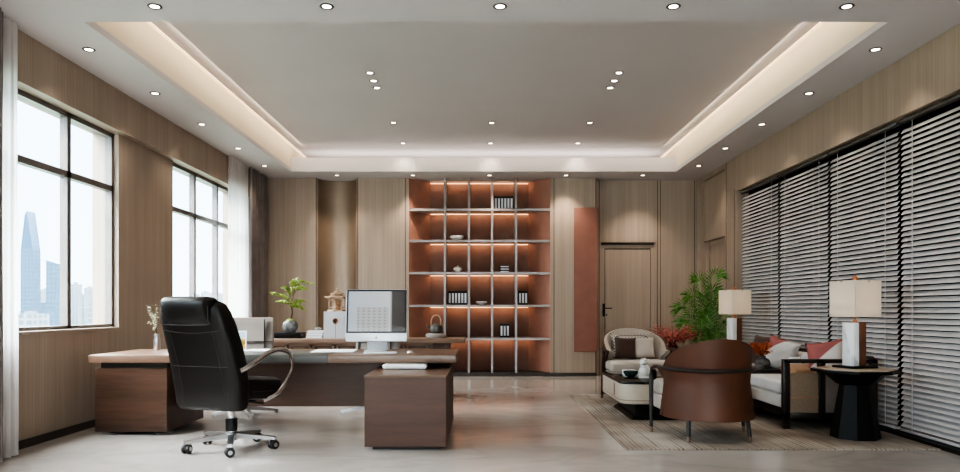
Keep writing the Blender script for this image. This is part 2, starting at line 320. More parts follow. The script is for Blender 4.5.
# ------------------------------------------------------------------ mesh builder
def wm(o):
    m = o.matrix_basis.copy()
    while o.parent: o = o.parent; m = o.matrix_basis @ m
    return m
class MB:
    def __init__(s): s.bm = bmesh.new()
    def merge(s, b, mat=None):
        if mat is not None: b.transform(mat)
        me = bpy.data.meshes.new('tmp'); b.to_mesh(me); b.free(); s.bm.from_mesh(me); bpy.data.meshes.remove(me); return s
    def box(s, x0, x1, y0, y1, z0, z1, bev=0.0, seg=2, mat=None, taper=None):
        b = bmesh.new(); bmesh.ops.create_cube(b, size=1)
        for v in b.verts:
            tx = ty = 1.0
            if taper and v.co.z > 0: tx, ty = taper
            v.co = Vector(((x0 + x1) / 2 + v.co.x * (x1 - x0) * tx, (y0 + y1) / 2 + v.co.y * (y1 - y0) * ty, (z0 + z1) / 2 + v.co.z * (z1 - z0)))
        if bev: bmesh.ops.bevel(b, geom=list(b.edges), offset=bev, segments=seg, affect='EDGES', profile=0.5, clamp_overlap=True)
        return s.merge(b, mat)
    def prism(s, pts, z0, z1, bev=0.0, seg=2, mat=None, pts_top=None):
        b = bmesh.new()
        lo = [b.verts.new((p[0], p[1], z0)) for p in pts]; hi = [b.verts.new((p[0], p[1], z1)) for p in (pts_top or pts)]
        n = len(pts)
        b.faces.new(list(reversed(lo))); b.faces.new(hi)
        for i in range(n): b.faces.new((lo[i], lo[(i + 1) % n], hi[(i + 1) % n], hi[i]))
        bmesh.ops.recalc_face_normals(b, faces=list(b.faces))
        if bev:
            es = [e for e in b.edges if abs(e.verts[0].co.z - e.verts[1].co.z) < 1e-6]
            bmesh.ops.bevel(b, geom=es, offset=bev, segments=seg, affect='EDGES', profile=0.5, clamp_overlap=True)
        return s.merge(b, mat)
    def loft(s, rings, cap=True, closed=True, mat=None, loop=False):
        b = bmesh.new(); R = [[b.verts.new(p) for p in r] for r in rings]; n = len(rings[0])
        rr = range(len(R)) if loop else range(len(R) - 1)
        for i in rr:
            A, B = R[i], R[(i + 1) % len(R)]
            for j in range(n if closed else n - 1): b.faces.new((A[j], A[(j + 1) % n], B[(j + 1) % n], B[j]))
        if cap and closed and not loop:
            b.faces.new(list(reversed(R[0]))); b.faces.new(R[-1])
        bmesh.ops.recalc_face_normals(b, faces=list(b.faces))
        return s.merge(b, mat)
    def lathe(s, prof, c=(0, 0, 0), n=24, mat=None, sx=1, sy=1):
        rings = [[(c[0] + max(r, 1e-4) * math.cos(2 * PI * k / n) * sx, c[1] + max(r, 1e-4) * math.sin(2 * PI * k / n) * sy, c[2] + z) for k in range(n)] for r, z in prof]
        return s.loft(rings, mat=mat)
    def tube(s, pts, r, n=10, flat=1.0, up=(0, 0, 1), loop=False, mat=None):
        P = [Vector(p) for p in pts]; rings = []
        L = len(P); prev = None
        for i in range(L):
            a = P[(i - 1) % L] if (loop or i > 0) else P[i]; c = P[(i + 1) % L] if (loop or i < L - 1) else P[i]
            t = (c - a).normalized()
            if prev is None:
                u = Vector(up)
                if abs(u.dot(t)) > 0.95: u = Vector((1, 0, 0))
                u = (u - t * u.dot(t)).normalized()
            else:
                u = (prev - t * prev.dot(t)).normalized()
            prev = u; w = t.cross(u)
            rr = r[i] if isinstance(r, (list, tuple)) else r
            rings.append([P[i] + u * (rr * flat * math.cos(2 * PI * k / n)) + w * (rr * math.sin(2 * PI * k / n)) for k in range(n)])
        return s.loft(rings, loop=loop, mat=mat)
    def sphere(s, c, r, sx=1, sy=1, sz=1, n=16, mat=None):
        b = bmesh.new(); bmesh.ops.create_uvsphere(b, u_segments=n, v_segments=max(6, n // 2), radius=r)
        for v in b.verts: v.co = Vector((c[0] + v.co.x * sx, c[1] + v.co.y * sy, c[2] + v.co.z * sz))
        return s.merge(b, mat)
    def poly(s, pts):
        s.bm.faces.new([s.bm.verts.new(p) for p in pts]); return s
    def build(s, name, mat, parent=None, smooth=True, world=False, ang=35):
        if world and parent is not None: s.bm.transform(wm(parent).inverted())
        me = bpy.data.meshes.new(name); s.bm.to_mesh(me); s.bm.free()
        me.materials.append(mat if not isinstance(mat, str) else M[mat])
        if smooth:
            me.shade_smooth(); me.set_sharp_from_angle(angle=math.radians(ang))
        o = bpy.data.objects.new(name, me); COL.objects.link(o)
        if parent is not None: o.parent = parent
        return o
def smooth_path(P, k=6, closed=False):
    P = [Vector(p) for p in P]; out = []; n = len(P)
    rng = range(n) if closed else range(n - 1)
    for i in rng:
        p0 = P[(i - 1) % n] if (closed or i > 0) else P[0] * 2 - P[1]
        p1, p2 = P[i], P[(i + 1) % n]
        p3 = P[(i + 2) % n] if (closed or i + 2 < n) else P[-1] * 2 - P[-2]
        for j in range(k):
            t = j / k
            out.append(0.5 * ((2 * p1) + (p2 - p0) * t + (2 * p0 - 5 * p1 + 4 * p2 - p3) * t * t + (3 * p1 - p0 - 3 * p2 + p3) * t ** 3))
    if not closed: out.append(P[-1])
    return out
def tag(o, label=None, cat=None, group=None, kind=None):
    if label: o['label'] = label
    if cat: o['category'] = cat
    if group: o['group'] = group
    if kind: o['kind'] = kind
    return o
def thing(name, label, cat, loc=(0, 0, 0), rotz=0.0, group=None):
    o = bpy.data.objects.new(name, None); COL.objects.link(o); o.empty_display_size = 0.1
    o.location = loc; o.rotation_euler = (0, 0, rotz)
    return tag(o, label, cat, group)
def struct(mb, name, mat, parent=None, smooth=False):
    o = mb.build(name, mat, parent, smooth=smooth)
    if parent is None: o['kind'] = 'structure'
    return o
def kids(o): return [c for c in bpy.data.objects if c.parent == o]
def dup(root, loc, rotz, label, group=None, scale=None):
    r = root.copy(); COL.objects.link(r); r.location = loc; r.rotation_euler = (0, 0, rotz)
    if scale: r.scale = scale
    r['label'] = label
    if group: r['group'] = group
    for ch in kids(root):
        c = ch.copy(); COL.objects.link(c); c.parent = r
        for g in kids(ch):
            d = g.copy(); COL.objects.link(d); d.parent = c
    return r
def rrect(w, d, r, n=5):
    pts = []
    for cx, cy, a0 in ((w / 2 - r, d / 2 - r, 0), (-w / 2 + r, d / 2 - r, PI / 2), (-w / 2 + r, -d / 2 + r, PI), (w / 2 - r, -d / 2 + r, 1.5 * PI)):
        for k in range(n + 1):
            a = a0 + k / n * PI / 2; pts.append((cx + r * math.cos(a), cy + r * math.sin(a)))
    return pts
def superell(w, d, e=4, n=28):
    out = []
    for k in range(n):
        a = 2 * PI * k / n; c, s_ = math.cos(a), math.sin(a)
        out.append((w / 2 * math.copysign(abs(c) ** (2 / e), c), d / 2 * math.copysign(abs(s_) ** (2 / e), s_)))
    return out
def pillow(w, h, t, n=14):
    """cushion standing in the xz plane, centred, pointed corners"""
    mb = MB(); b = mb.bm
    def P(i, j, sgn):
        u, v = -1 + 2 * i / n, -1 + 2 * j / n
        x = w / 2 * u * (1 - 0.09 * (1 - v * v) * abs(u)); z = h / 2 * v * (1 - 0.09 * (1 - u * u) * abs(v))
        y = sgn * t / 2 * ((1 - u ** 4) * (1 - v ** 4)) ** 0.5
        return (x, y, z)
    for sgn in (-1, 1):
        V = [[b.verts.new(P(i, j, sgn)) for j in range(n + 1)] for i in range(n + 1)]
        for i in range(n):
            for j in range(n): b.faces.new((V[i][j], V[i + 1][j], V[i + 1][j + 1], V[i][j + 1]))
    bmesh.ops.remove_doubles(b, verts=list(b.verts), dist=1e-5); bmesh.ops.recalc_face_normals(b, faces=list(b.faces))
    return mb

# ================================================================== SETTING
struct(MB().box(-4.1, 4.0, -2.3, 13.4, -0.12, 0.0), 'floor', 'floor')
# ceiling: lower ring, tray recess, upper plane
TX0, TX1, TY0, TY1, UZ = -3.07, 3.15, 5.57, 11.62, 3.78
mb = MB()
mb.box(-4.1, 4.0, -2.3, TY0, CEIL, CEIL + 0.08)
mb.box(-4.1, TX0, TY0, TY1, CEIL, CEIL + 0.06); mb.box(TX1, 4.0, TY0, TY1, CEIL, CEIL + 0.06)
mb.box(-4.1, 4.0, TY1, 13.4, CEIL, CEIL + 0.05)
mb.box(-4.1, 4.0, TY1, TY1 + 0.03, CEIL + 0.05, 3.585)
mb.box(-4.1, 4.0, -2.3, 13.4, UZ, UZ + 0.1)
mb.box(-4.1, 4.0, TY0 - 0.06, TY0 - 0.02, CEIL + 0.06, UZ)
mb.box(-4.1, 4.0, 13.3, 13.4, CEIL, UZ)
struct(mb, 'ceiling', 'ceiling')
mb = MB(); mb.box(TX0 - 0.06, TX0 - 0.001, TY0 - 0.02, 13.3, CEIL + 0.004, UZ); mb.box(TX1 + 0.001, TX1 + 0.06, TY0 - 0.02, 13.3, CEIL + 0.004, UZ)
struct(mb, 'trim_1', 'cove')
for k, (xa, xb, side) in enumerate(((TX0 + 0.002, TX0 + 0.035, 'left'), (TX1 - 0.035, TX1 - 0.002, 'right'))):
    o = MB().box(xa, xb, TY0, TY1 + 0.9, UZ - 0.012, UZ - 0.001).build('led_strip', 'led_cove')
    tag(o, 'warm light strip along the top of the %s ceiling cove' % side, 'led strip')

o = MB().box(TX0 + 0.1, TX1 - 0.1, TY1 + 0.5, TY1 + 0.54, CEIL + 0.05, CEIL + 0.065).build('led_strip', 'led_cove')  # added strip, out of view, brightens the ceiling behind the lip
tag(o, 'unseen light strip added on the far tray ledge to brighten the ceiling', 'led strip')
# left wall with openings
WZ0, WZ1 = 0.943, 2.95
openings = [(1.2, 4.4), (5.03, 7.45), (8.76, 11.2)]
mb = MB()
mb.box(-4.02, WL, -2.3, 13.4, 0, WZ0); mb.box(-4.02, -3.67, -2.3, 12.3, WZ1, CEIL); mb.box(-4.02, WL, 12.3, 13.4, WZ1, CEIL)
ys = [-2.3] + [v for o in openings for v in o] + [13.4]
for a, b in zip(ys[0::2], ys[1::2]): mb.box(-4.02, WL, a, b, WZ0, WZ1)
struct(mb, 'wall_left', 'wall_wood')
struct(MB().box(WL, WL + 0.012, -2.0, 12.2, 0, 0.07), 'baseboard_left', 'black_trim')
def make_window(name, a, b, panes, trans=2.38):
    w = thing(name, None, None, (-3.82, (a + b) / 2, WZ0)); w['kind'] = 'structure'
    fr = MB(); x0, x1 = -3.87, -3.80; t = 0.045
    fr.box(x0, x1, a, b, WZ0, WZ0 + t); fr.box(x0, x1, a, b, WZ1 - t, WZ1); fr.box(x0, x1, a, b, trans - 0.03, trans + 0.03)
    fr.box(x0, x1, a, a + t, WZ0, WZ1); fr.box(x0, x1, b - t, b, WZ0, WZ1)
    for k in range(1, panes):
        y = a + (b - a) * k / panes; fr.box(x0, x1, y - 0.03, y + 0.03, WZ0, WZ1)
    fr.build('window_frame', 'frame_grey', w, False, True)
    MB().box(-3.842, -3.836, a, b, WZ0, WZ1).build('window_glass', 'glass', w, False, True)
    MB().box(-3.80, -3.735, a, b, WZ0 - 0.02, WZ0 + 0.012, 0.004).build('window_sill', 'wall_wood', w, False, True)
make_window('window_1', *openings[1], 3); make_window('window_2', *openings[2], 3); make_window('fill_window_left', *openings[0], 4)  # the last is an unseen window, added to light the front

# rear wall behind the viewer, with an unseen window added for front light
mb = MB(); mb.box(-4.1, 4.0, -2.3, REAR, 0, 0.6); mb.box(-4.1, 4.0, -2.3, REAR, 2.95, CEIL); mb.box(-4.1, -3.0, -2.3, REAR, 0.6, 2.95); mb.box(3.0, 4.0, -2.3, REAR, 0.6, 2.95)
struct(mb, 'wall_front', 'wall_wood')
w = thing('fill_window_rear', None, None, (0, REAR, 0.6)); w['kind'] = 'structure'
fr = MB()
for x in (-3.0, -1.5, 0, 1.5, 3.0): fr.box(x - 0.03, x + 0.03, -2.12, -2.06, 0.6, 2.95)
for z in (0.6, 2.92): fr.box(-3, 3, -2.12, -2.06, z, z + 0.04)
fr.build('window_frame', 'frame_grey', w, False, True)
MB().box(-3, 3, -2.09, -2.085, 0.6, 2.95).build('window_glass', 'glass', w, False, True)

# back wall pieces
def bx(px): return WX(px, BACK)
nx0, nx1 = bx(317.5), bx(356.5)
sx0, sx1 = bx(408.8), bx(550.2)
px1 = bx(596.5)
mb = MB()
mb.box(-4.02, nx0, BACK, 12.9, 0, CEIL); mb.box(nx1, sx0, BACK, 12.9, 0, CEIL); mb.box(sx1, px1, BACK, 12.9, 0, CEIL)
mb.box(-4.02, 4.0, 12.9, 13.0, 0, CEIL)
DY = 12.42
dx0, dx1 = WX(600.5, DY), WX(655.5, DY)
mb.box(px1, dx0, DY, 12.9, 0, CEIL); mb.box(dx0, dx1, DY, 12.9, 2.29, CEIL); mb.box(dx1, 4.0, DY, 12.9, 0, CEIL)
struct(mb, 'wall_back', 'back_wood')
g = MB()
for x, w_ in ((bx(266), .012), (nx0 - 0.02, .018), (nx1 + 0.02, .018), (bx(405.5), .014), (bx(554), .014), (px1 - 0.01, .02)): g.box(x - w_ / 2, x + w_ / 2, BACK - 0.004, BACK, 0, CEIL)
for px in (599.2, 657.5, 660.5, 694.5): g.box(WX(px, DY) - .006, WX(px, DY) + .006, DY - 0.005, DY, 0, CEIL)
struct(g, 'trim_3', 'fine_groove')
mb = MB(); mb.box(-3.75, nx0, BACK - 0.01, BACK, 0, 0.06); mb.box(nx1, px1, BACK - 0.01, BACK, 0, 0.06); mb.box(dx1, WR, DY - 0.01, DY, 0, 0.06)
struct(mb, 'baseboard_back', 'black_trim')
# curved champagne niche
nw = nx1 - nx0; ncx = (nx0 + nx1) / 2
b = MB(); pts = []
for k in range(33):
    a = PI * k / 32; pts.append((ncx - nw / 2 * math.cos(a), BACK + 0.02 + 0.30 * math.sin(a)))
b.loft([[(p[0], p[1], 0.0) for p in pts], [(p[0], p[1], CEIL) for p in pts]], closed=False)
struct(b, 'trim_4', 'gold', smooth=True)
# door in back wall
d = thing('door_1', None, None, ((dx0 + dx1) / 2, DY + 0.1, 0)); d['kind'] = 'structure'
MB().box(dx0 + 0.09, dx1 - 0.08, DY + 0.055, DY + 0.10, 0.005, 2.17).build('door_leaf', 'door_wood', d, False, True)
fr = MB(); fr.box(dx0, dx0 + 0.075, DY + 0.03, DY + 0.1, 0, 2.19); fr.box(dx1 - 0.07, dx1, DY + 0.03, DY + 0.1, 0, 2.19); fr.box(dx0, dx1, DY + 0.05, DY + 0.1, 2.19, 2.29)
fr.build('door_frame', 'door_wood', d, False, True)
gp = MB()
gp.box(dx0 + 0.075, dx0 + 0.09, DY + 0.07, DY + 0.1, 0, 2.19); gp.box(dx1 - 0.08, dx1 - 0.07, DY + 0.07, DY + 0.1, 0, 2.19); gp.box(dx0 + 0.08, dx1 - 0.08, DY + 0.07, DY + 0.1, 2.17, 2.19)
gp.box(dx0 + 0.02, dx1 - 0.02, DY + 0.02, DY + 0.05, 2.25, 2.29)
gp.build('door_gap', 'groove', d, False, True)
hx = WX(604, DY); hz = WZ(310, DY)
hd = MB(); hd.box(hx - 0.022, hx + 0.022, DY + 0.005, DY + 0.03, hz - 0.11, hz + 0.11, 0.006)
hd.tube([(hx, DY, hz + 0.03), (hx, DY - 0.04, hz + 0.03), (hx + 0.02, DY - 0.05, hz + 0.03), (hx + 0.13, DY - 0.05, hz + 0.03)], 0.010, 8)
hd.box(hx + 0.04, hx + 0.06, DY + 0.02, DY + 0.055, hz - 0.10, hz - 0.07, 0.004)
hd.build('door_handle', 'black_metal', d, True, True)

# right wall: door bay near the corner, pillar, long blind opening
XB = 3.80
mb = MB()
BY0, BY1 = 5.2, 10.48
mb.box(WR, 4.0, -2.3, BY0, 0, CEIL); mb.box(WR, 4.0, BY0, BY1, 2.852, CEIL); mb.box(WR, 4.0, BY1, 10.93, 0, CEIL)
mb.box(WR + 0.05, 4.0, 10.93, 12.17, 2.26, CEIL); mb.box(WR, 4.0, 12.17, 12.9, 0, CEIL)
mb.box(WR, 4.0, 10.93, 10.98, 0, CEIL); mb.box(WR, 4.0, 10.98, 12.17, 3.28, CEIL)
struct(mb, 'wall_right', 'back_wood')
g = MB(); g.box(WR - 0.004, WR, 10.91, 10.925, 0, CEIL); g.box(WR - 0.004, WR, 10.56, 10.57, 0, 2.9); g.box(WR + 0.046, WR + 0.05, 10.98, 12.17, 2.26, 2.275)
struct(g, 'trim_5', 'fine_groove')
d = thing('door_2', None, None, (WR + 0.1, 11.55, 0)); d['kind'] = 'structure'
MB().box(WR + 0.12, WR + 0.18, 11.02, 12.0, 0.005, 2.2).build('door_leaf', 'door_wood', d, False, True)
fr = MB(); fr.box(WR + 0.08, WR + 0.2, 10.98, 11.02, 0, 2.26); fr.box(WR + 0.08, WR + 0.2, 12.0, 12.17, 0, 2.26); fr.box(WR + 0.1, WR + 0.2, 11.02, 12.0, 2.2, 2.26)
fr.build('door_frame', 'door_wood', d, False, True)
# glazing behind the blinds
w = thing('window_5', None, None, (3.93, (BY0 + BY1) / 2, 0)); w['kind'] = 'structure'
MB().box(3.965, 3.975, BY0, BY1, 0.0, 2.9).build('window_glass', 'dark_glass', w, False, True)
fr = MB()
STEP = 1.32
for k in range(5): fr.box(3.90, 3.965, BY1 - k * STEP - 0.04, BY1 - k * STEP + 0.04, 0, 2.9)
for k in range(4): fr.box(3.92, 3.965, BY1 - (k + .5) * STEP - 0.03, BY1 - (k + .5) * STEP + 0.03, 0, 2.9)
for z in (0.03, 0.5, 2.24, 2.85): fr.box(3.90, 3.965, BY0, BY1, z - 0.03, z + 0.03)
fr.build('window_frame', 'black_metal', w, False, True)
fl = MB(); fl.box(WR, 3.9, BY0, BY1, 0.0, 0.035)
fl.build('window_sill', 'black_metal', w, False, True)

# ------------------------------------------------------------------ blinds
def make_blind():
    W2 = STEP / 2 - 0.028
    t = thing('venetian_blind', '', 'blind', (XB, 0, 0.04), 0, 'slatted blinds along the right wall')
    MB().box(-0.03, 0.03, -W2, W2, 2.772, 2.80, 0.004).build('headrail', 'frame_grey', t)
    MB().box(-0.026, 0.026, -W2, W2, 0.005, 0.03, 0.004).build('bottom_rail', 'slat', t)
    sl = MB(); a = math.radians(54); n = 55
    for k in range(n):
        z = 0.065 + k * (2.745 - 0.065) / n
        c, s_ = math.cos(a) * 0.025, math.sin(a) * 0.025
        # room edge hangs low, far edge tilts up; slightly crowned
        for (p, q) in (((-c, -s_), (0.004 * -math.sin(a), 0.004 * math.cos(a))), ((0.004 * -math.sin(a), 0.004 * math.cos(a)), (c, s_))):
            sl.poly([(p[0], -W2, z + p[1]), (q[0], -W2, z + q[1]), (q[0], W2, z + q[1]), (p[0], W2, z + p[1])])
    sl.build('slats', 'slat', t)
    for y in (-0.45, 0.45):
        MB().box(-0.023, -0.020, y - 0.004, y + 0.004, 0.02, 2.76).build('ladder_cord', 'slat', t)
    return t
blind = make_blind()
names = ['white slatted blind farthest from the viewer, beside the panelled door bay', 'second slatted blind from the back wall, behind the far table lamp end of the sofa',
         'third slatted blind from the back wall, behind the near end of the sofa', 'slatted blind nearest the viewer, cut by the right edge of the photo']
for k in range(4):
    loc = (XB, BY1 - (k + .5) * STEP, 0.04)
    if k == 0: blind.location = loc; blind['label'] = names[0]
    else: dup(blind, loc, 0, names[k])

# ------------------------------------------------------------------ curtains
def curtain(name, mat, x, y0, y1, z0, z1, amp, pitch, label, seed=0, gather=None):
    n = int((y1 - y0) / 0.012); rows = []
    rnd = random.Random(seed); ph = rnd.random() * 6
    for zi in range(9):
        v = zi / 8; z = z0 + (z1 - z0) * v; row = []
        for k in range(n + 1):
            y = y0 + (y1 - y0) * k / n
            u = y / pitch * 2 * PI + ph
            xx = x + amp * math.sin(u + 0.5 * math.sin(u * 0.37)) * (0.75 + 0.25 * (1 - v)) + 0.25 * amp * math.sin(u * 2.3 + v * 1.5)
            row.append((xx, y + 0.01 * math.sin(v * 4 + u * 0.5), z))
        rows.append(row)
    mb = MB().loft(rows, closed=False)
    return tag(mb.build(name, mat), label, 'curtain')
curtain('sheer_curtain', 'sheer', -3.60, 5.42, 5.61, 0.012, CEIL - 0.01, 0.028, 0.075, 'sheer white curtain at the left edge of the photo, half covering the nearest window', 3)
curtain('drape_curtain', 'drape', -3.54, 4.6, 5.36, 0.012, CEIL - 0.01, 0.03, 0.12, 'grey drape cut by the left edge of the photo beside the nearest window', 4)
curtain('sheer_curtain', 'sheer', -3.62, 10.35, 11.13, 0.012, CEIL - 0.01, 0.03, 0.085, 'sheer white curtain hanging over the far window', 5)
curtain('drape_curtain', 'drape', -3.60, 11.2, 12.1, 0.012, CEIL - 0.01, 0.04, 0.13, 'grey-brown drape hanging in the far left corner', 6)

# ------------------------------------------------------------------ downlights
def make_downlight():
    t = thing('recessed_downlight', '', 'ceiling light')
    MB().lathe([(0.050, -0.001), (0.053, -0.005), (0.045, -0.010), (0.033, -0.005), (0.033, -0.001)], n=20).build('trim_ring', 'ring', t)
    MB().lathe([(0.0325, -0.002), (0.0325, -0.006), (0.001, -0.007)], n=16).build('lens', 'lens', t)
    return t
dl = None
def spot(loc, watts, size=100):
    L = bpy.data.lights.new('downlight_lamp', 'SPOT'); L.energy = watts; L.color = (1.0, 0.86, 0.70); L.spot_size = math.radians(size); L.spot_blend = 0.9; L.shadow_soft_size = 0.03
    o = bpy.data.objects.new('downlight_lamp', L); o.location = (loc[0], loc[1], loc[2] - 0.03); COL.objects.link(o)
ORD = ['first', 'second', 'third', 'fourth', 'fifth', 'sixth', 'seventh']
def downlight(x, y, z, label, group, w=14, size=100):
    global dl
    if dl is None: dl = make_downlight(); dl.location = (x, y, z); tag(dl, label, None, group)
    else: dup(dl, (x, y, z), 0, label, group)
    spot((x, y, z), w, size)
rowx = [-2.39, -1.13, 0.14, 1.41, 2.68]
for k, x in enumerate(rowx): downlight(x, 5.275, CEIL, '%s downlight from the left in the nearest ceiling row' % ORD[k], 'downlights in the nearest ceiling row')
for side, x, nm in ((0, -3.35, 'left'), (1, 3.37, 'right')):
    for k, y in enumerate((6.15, 7.4, 8.64, 9.93, 11.14)):
        downlight(x, y, CEIL, '%s downlight counting from the viewer along the %s ceiling margin' % (ORD[k], nm), 'downlights along the %s ceiling margin' % nm)
for k, x in enumerate(rowx): downlight(x, 11.93, CEIL, '%s downlight from the left in the row before the back wall' % ORD[k], 'downlights before the back wall', 46, 95)
zu = UZ
for x, nm in ((-1.24, 'left'), (1.54, 'right')):
    for k, py in enumerate((72.5, 80.5, 87.5)):
        y = (zu - H) * F / (CY - py)
        downlight(x, y, zu, '%s downlight from the viewer in the %s group of three inside the ceiling tray' % (ORD[k], nm), 'downlights in the %s group of three' % nm, 10)
for py, rn in ((122.5, 'nearer'), (143, 'farther')):
    y = (zu - H) * F / (CY - py)
    for k, x in enumerate((-1.24, 0.15, 1.54)):
        downlight(x, y, zu, '%s downlight from the left in the %s row of three inside the ceiling tray' % (ORD[k], rn), 'downlights in the %s tray row' % rn, 10)

# ================================================================== SHELVING WALL
t = thing('display_shelf', 'terracotta display shelving with grey metal dividers and warm strip lights against the back wall', 'shelving', ((sx0 + sx1) / 2, BACK, 0))
NB = BACK + 0.42; ix0, ix1 = WX(428.3, BACK), WX(530.2, BACK)
shelf_z = [WZ(py, BACK) for py in (209.8, 241, 273.2, 305.9, 339)]
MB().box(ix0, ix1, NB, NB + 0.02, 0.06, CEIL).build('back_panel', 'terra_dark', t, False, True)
for a, c in ((sx0, ix0), (sx1, ix1)):
    m_ = MB(); m_.loft([[(a, BACK, 0.06), (c, NB, 0.06), (c, NB + 0.02, 0.06), (a, BACK + 0.02, 0.06)], [(a, BACK, CEIL), (c, NB, CEIL), (c, NB + 0.02, CEIL), (a, BACK + 0.02, CEIL)]])
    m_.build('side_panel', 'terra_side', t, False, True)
MB().prism([(sx0, BACK), (sx1, BACK), (ix1, NB), (ix0, NB)], 0.0, 0.065).build('plinth', 'black_trim', t, False, True)
for z in shelf_z:
    MB().prism([(sx0 + 0.012, BACK - 0.02), (sx1 - 0.012, BACK - 0.02), (sx1 - 0.02, BACK), (ix1, NB), (ix0, NB), (sx0 + 0.02, BACK)], z - 0.02, z + 0.02).build('shelf', 'shelf_metal', t, False, True)
for px in (444.9, 468.8, 492.2, 516.1):
    x = bx(px); MB().box(x - 0.019, x + 0.019, BACK - 0.016, NB, 0.06, CEIL - 0.005).build('divider', 'shelf_metal', t, False, True)
for z in [CEIL] + shelf_z:
    zt = z - 0.022
    MB().box(ix0 + 0.01, ix1 - 0.01, NB - 0.035, NB - 0.015, zt - 0.008, zt).build('led_strip', 'led', t, False, True)
shelf_x = {k: (bx(a) + bx(b)) / 2 for k, (a, b) in {'c1': (428, 445), 'c2': (445, 469), 'c3': (469, 492), 'c4': (492, 516), 'c5': (516, 530)}.items()}
SY = BACK + 0.16
# binders
binder = None
def binders(x0, n, z, where, pitch=0.054, h=0.235):
    global binder
    for k in range(n):
        lab = '%s black binder from the left on the %s' % (ORD[k], where)
        loc = (x0 + (k - (n - 1) / 2) * pitch, SY, z + 0.0201)
        grp = 'black binders on the %s' % where
        if binder is None:
            binder = thing('binder', lab, 'binder', loc, 0, grp)
            MB().box(-0.025, 0.025, 0, 0.2, 0, 0.235, 0.003).build('cover', 'black_card', binder, False)
            MB().box(-0.017, 0.017, -0.0025, 0.0, 0.03, 0.20).build('spine_label', 'paper', binder, False)
        else: dup(binder, loc, 0, lab, grp)
binders(bx(504), 6, shelf_z[0], 'top row of the wall shelving')
binders(bx(457.3), 6, shelf_z[3], 'fourth shelf row, beside the white dish')
binders(bx(523.6), 3, shelf_z[3], 'fourth shelf row, far right end', 0.052)
binders(bx(505), 3, shelf_z[4], 'fifth shelf row')
for k in range(3):
    z = shelf_z[2] + 0.0201 + k * 0.042
    bk = thing('book', '%s book of the flat black and white stack on the third shelf row' % ('bottom', 'middle', 'top')[k], 'book', (bx(505), SY, z), 0, 'flat books on the third shelf row')
    MB().box(-0.075, 0.075, 0.0, 0.16, 0, 0.04, 0.003).build('cover', 'black_card', bk, False)
    MB().box(-0.07, 0.07, -0.003, 0.0, 0.006, 0.028).build('spine_label', 'paper', bk, False)
# bowls, tureen, wire ornaments
def bowl(px, z, r, h, label, name='bowl'):
    prof = [(r * 0.35, 0), (r * 0.45, 0.01), (r * 0.92, h * 0.45), (r, h * 0.75), (r * 0.93, h * 0.98), (r * 0.7, h), (r * 0.4, h * 0.93)]
    o = MB().lathe(prof, n=24).build(name, 'ceramic_white'); o.location = (bx(px), SY, z + 0.0201)
    return tag(o, label, 'bowl')
bowl(456.5, shelf_z[1], 0.125, 0.085, 'wide white oval bowl on the second shelf row')
bowl(481.5, shelf_z[3], 0.10, 0.06, 'shallow white dish on the fourth shelf row')
tz = thing('tureen', 'small white lidded pot on the third shelf row', 'pot', (bx(457.5), SY, shelf_z[2] + 0.0201))
MB().lathe([(0.035, 0), (0.04, 0.012), (0.072, 0.035), (0.078, 0.06), (0.07, 0.075), (0.02, 0.078)], n=20).build('body', 'ceramic_white', tz)
MB().lathe([(0.07, 0.076), (0.055, 0.092), (0.02, 0.10), (0.012, 0.104), (0.016, 0.114), (0.001, 0.12)], n=20).build('lid', 'ceramic_white', tz)
for px, z, w_, h_, lab in ((480.8, shelf_z[0], 0.10, 0.115, 'thin wire arch ornament on the top shelf row'), (504.8, shelf_z[1], 0.095, 0.12, 'thin wire arch ornament on the second shelf row')):
    t2 = thing('wire_ornament', lab, 'ornament', (bx(px), SY, z + 0.0201))
    MB().tube(smooth_path([(-w_ / 2, 0, 0.01), (-w_ / 2, 0, h_ * .7), (-w_ * .3, 0, h_), (w_ * .3, 0, h_), (w_ / 2, 0, h_ * .7), (w_ / 2, 0, 0.01)], 4), 0.004, 6).build('arch', 'brass', t2)
    MB().lathe([(w_ * 0.62, 0), (w_ * 0.66, 0.008), (w_ * 0.5, 0.014)], n=20).build('base', 'ceramic_grey', t2)
    MB().sphere((0, 0, 0.035), 0.02, n=10).build('bead', 'ceramic_grey', t2)
# terracotta hanging panel beside the door
a, c = WX(574.2, BACK - 0.05), WX(598, BACK - 0.05)
o = MB().box(a, c, BACK - 0.05, BACK - 0.006, WZ(351.8, BACK - .05), WZ(207.5, BACK - .05), 0.006).build('wall_board', 'terra', None, False)
tag(o, 'tall narrow terracotta leather board mounted on the wall left of the door', 'wall panel')

# ================================================================== DESK
DZ = 0.73
t = thing('executive_desk', 'long walnut executive desk with dark leather inlay in the middle of its top', 'desk', (-1.87, 6.9, 0))
DX0, DX1, DY0, DY1 = -3.50, -0.225, 6.42, 7.38
tp = MB()
def slab(x0, x1, y0, y1):
    tp.prism([(x0, y0), (x1, y0), (x1, y1), (x0, y1)], DZ - 0.072, DZ, 0.008)
slab(DX0, -2.73, DY0, DY1); slab(-2.73, -1.37, DY0 + 0.6, DY1); slab(-1.37, DX1, DY0, DY1)
tp.build('desktop', 'walnut_top', t, True, True)
MB().box(-2.728, -1.372, DY0 - 0.002, DY0 + 0.6, DZ - 0.074, DZ + 0.002, 0.006).build('leather_inlay', 'inlay', t, True, True)
MB().box(-3.44, -2.84, 6.52, 7.30, 0.60, DZ - 0.072).build('riser', 'black_trim', t, False, True)
pd = MB().box(-3.485, -2.835, 6.5, 7.36, 0.03, 0.607, 0.004).build('pedestal', 'walnut', t, False, True)
for x in (-3.38, -2.95):
    MB().tube([(x, 6.53, 0.012), (x + 0.08, 6.56, 0.012), (x + 0.14, 6.56, 0.03)], 0.012, 8).build('foot', 'chrome', pd, True, True)
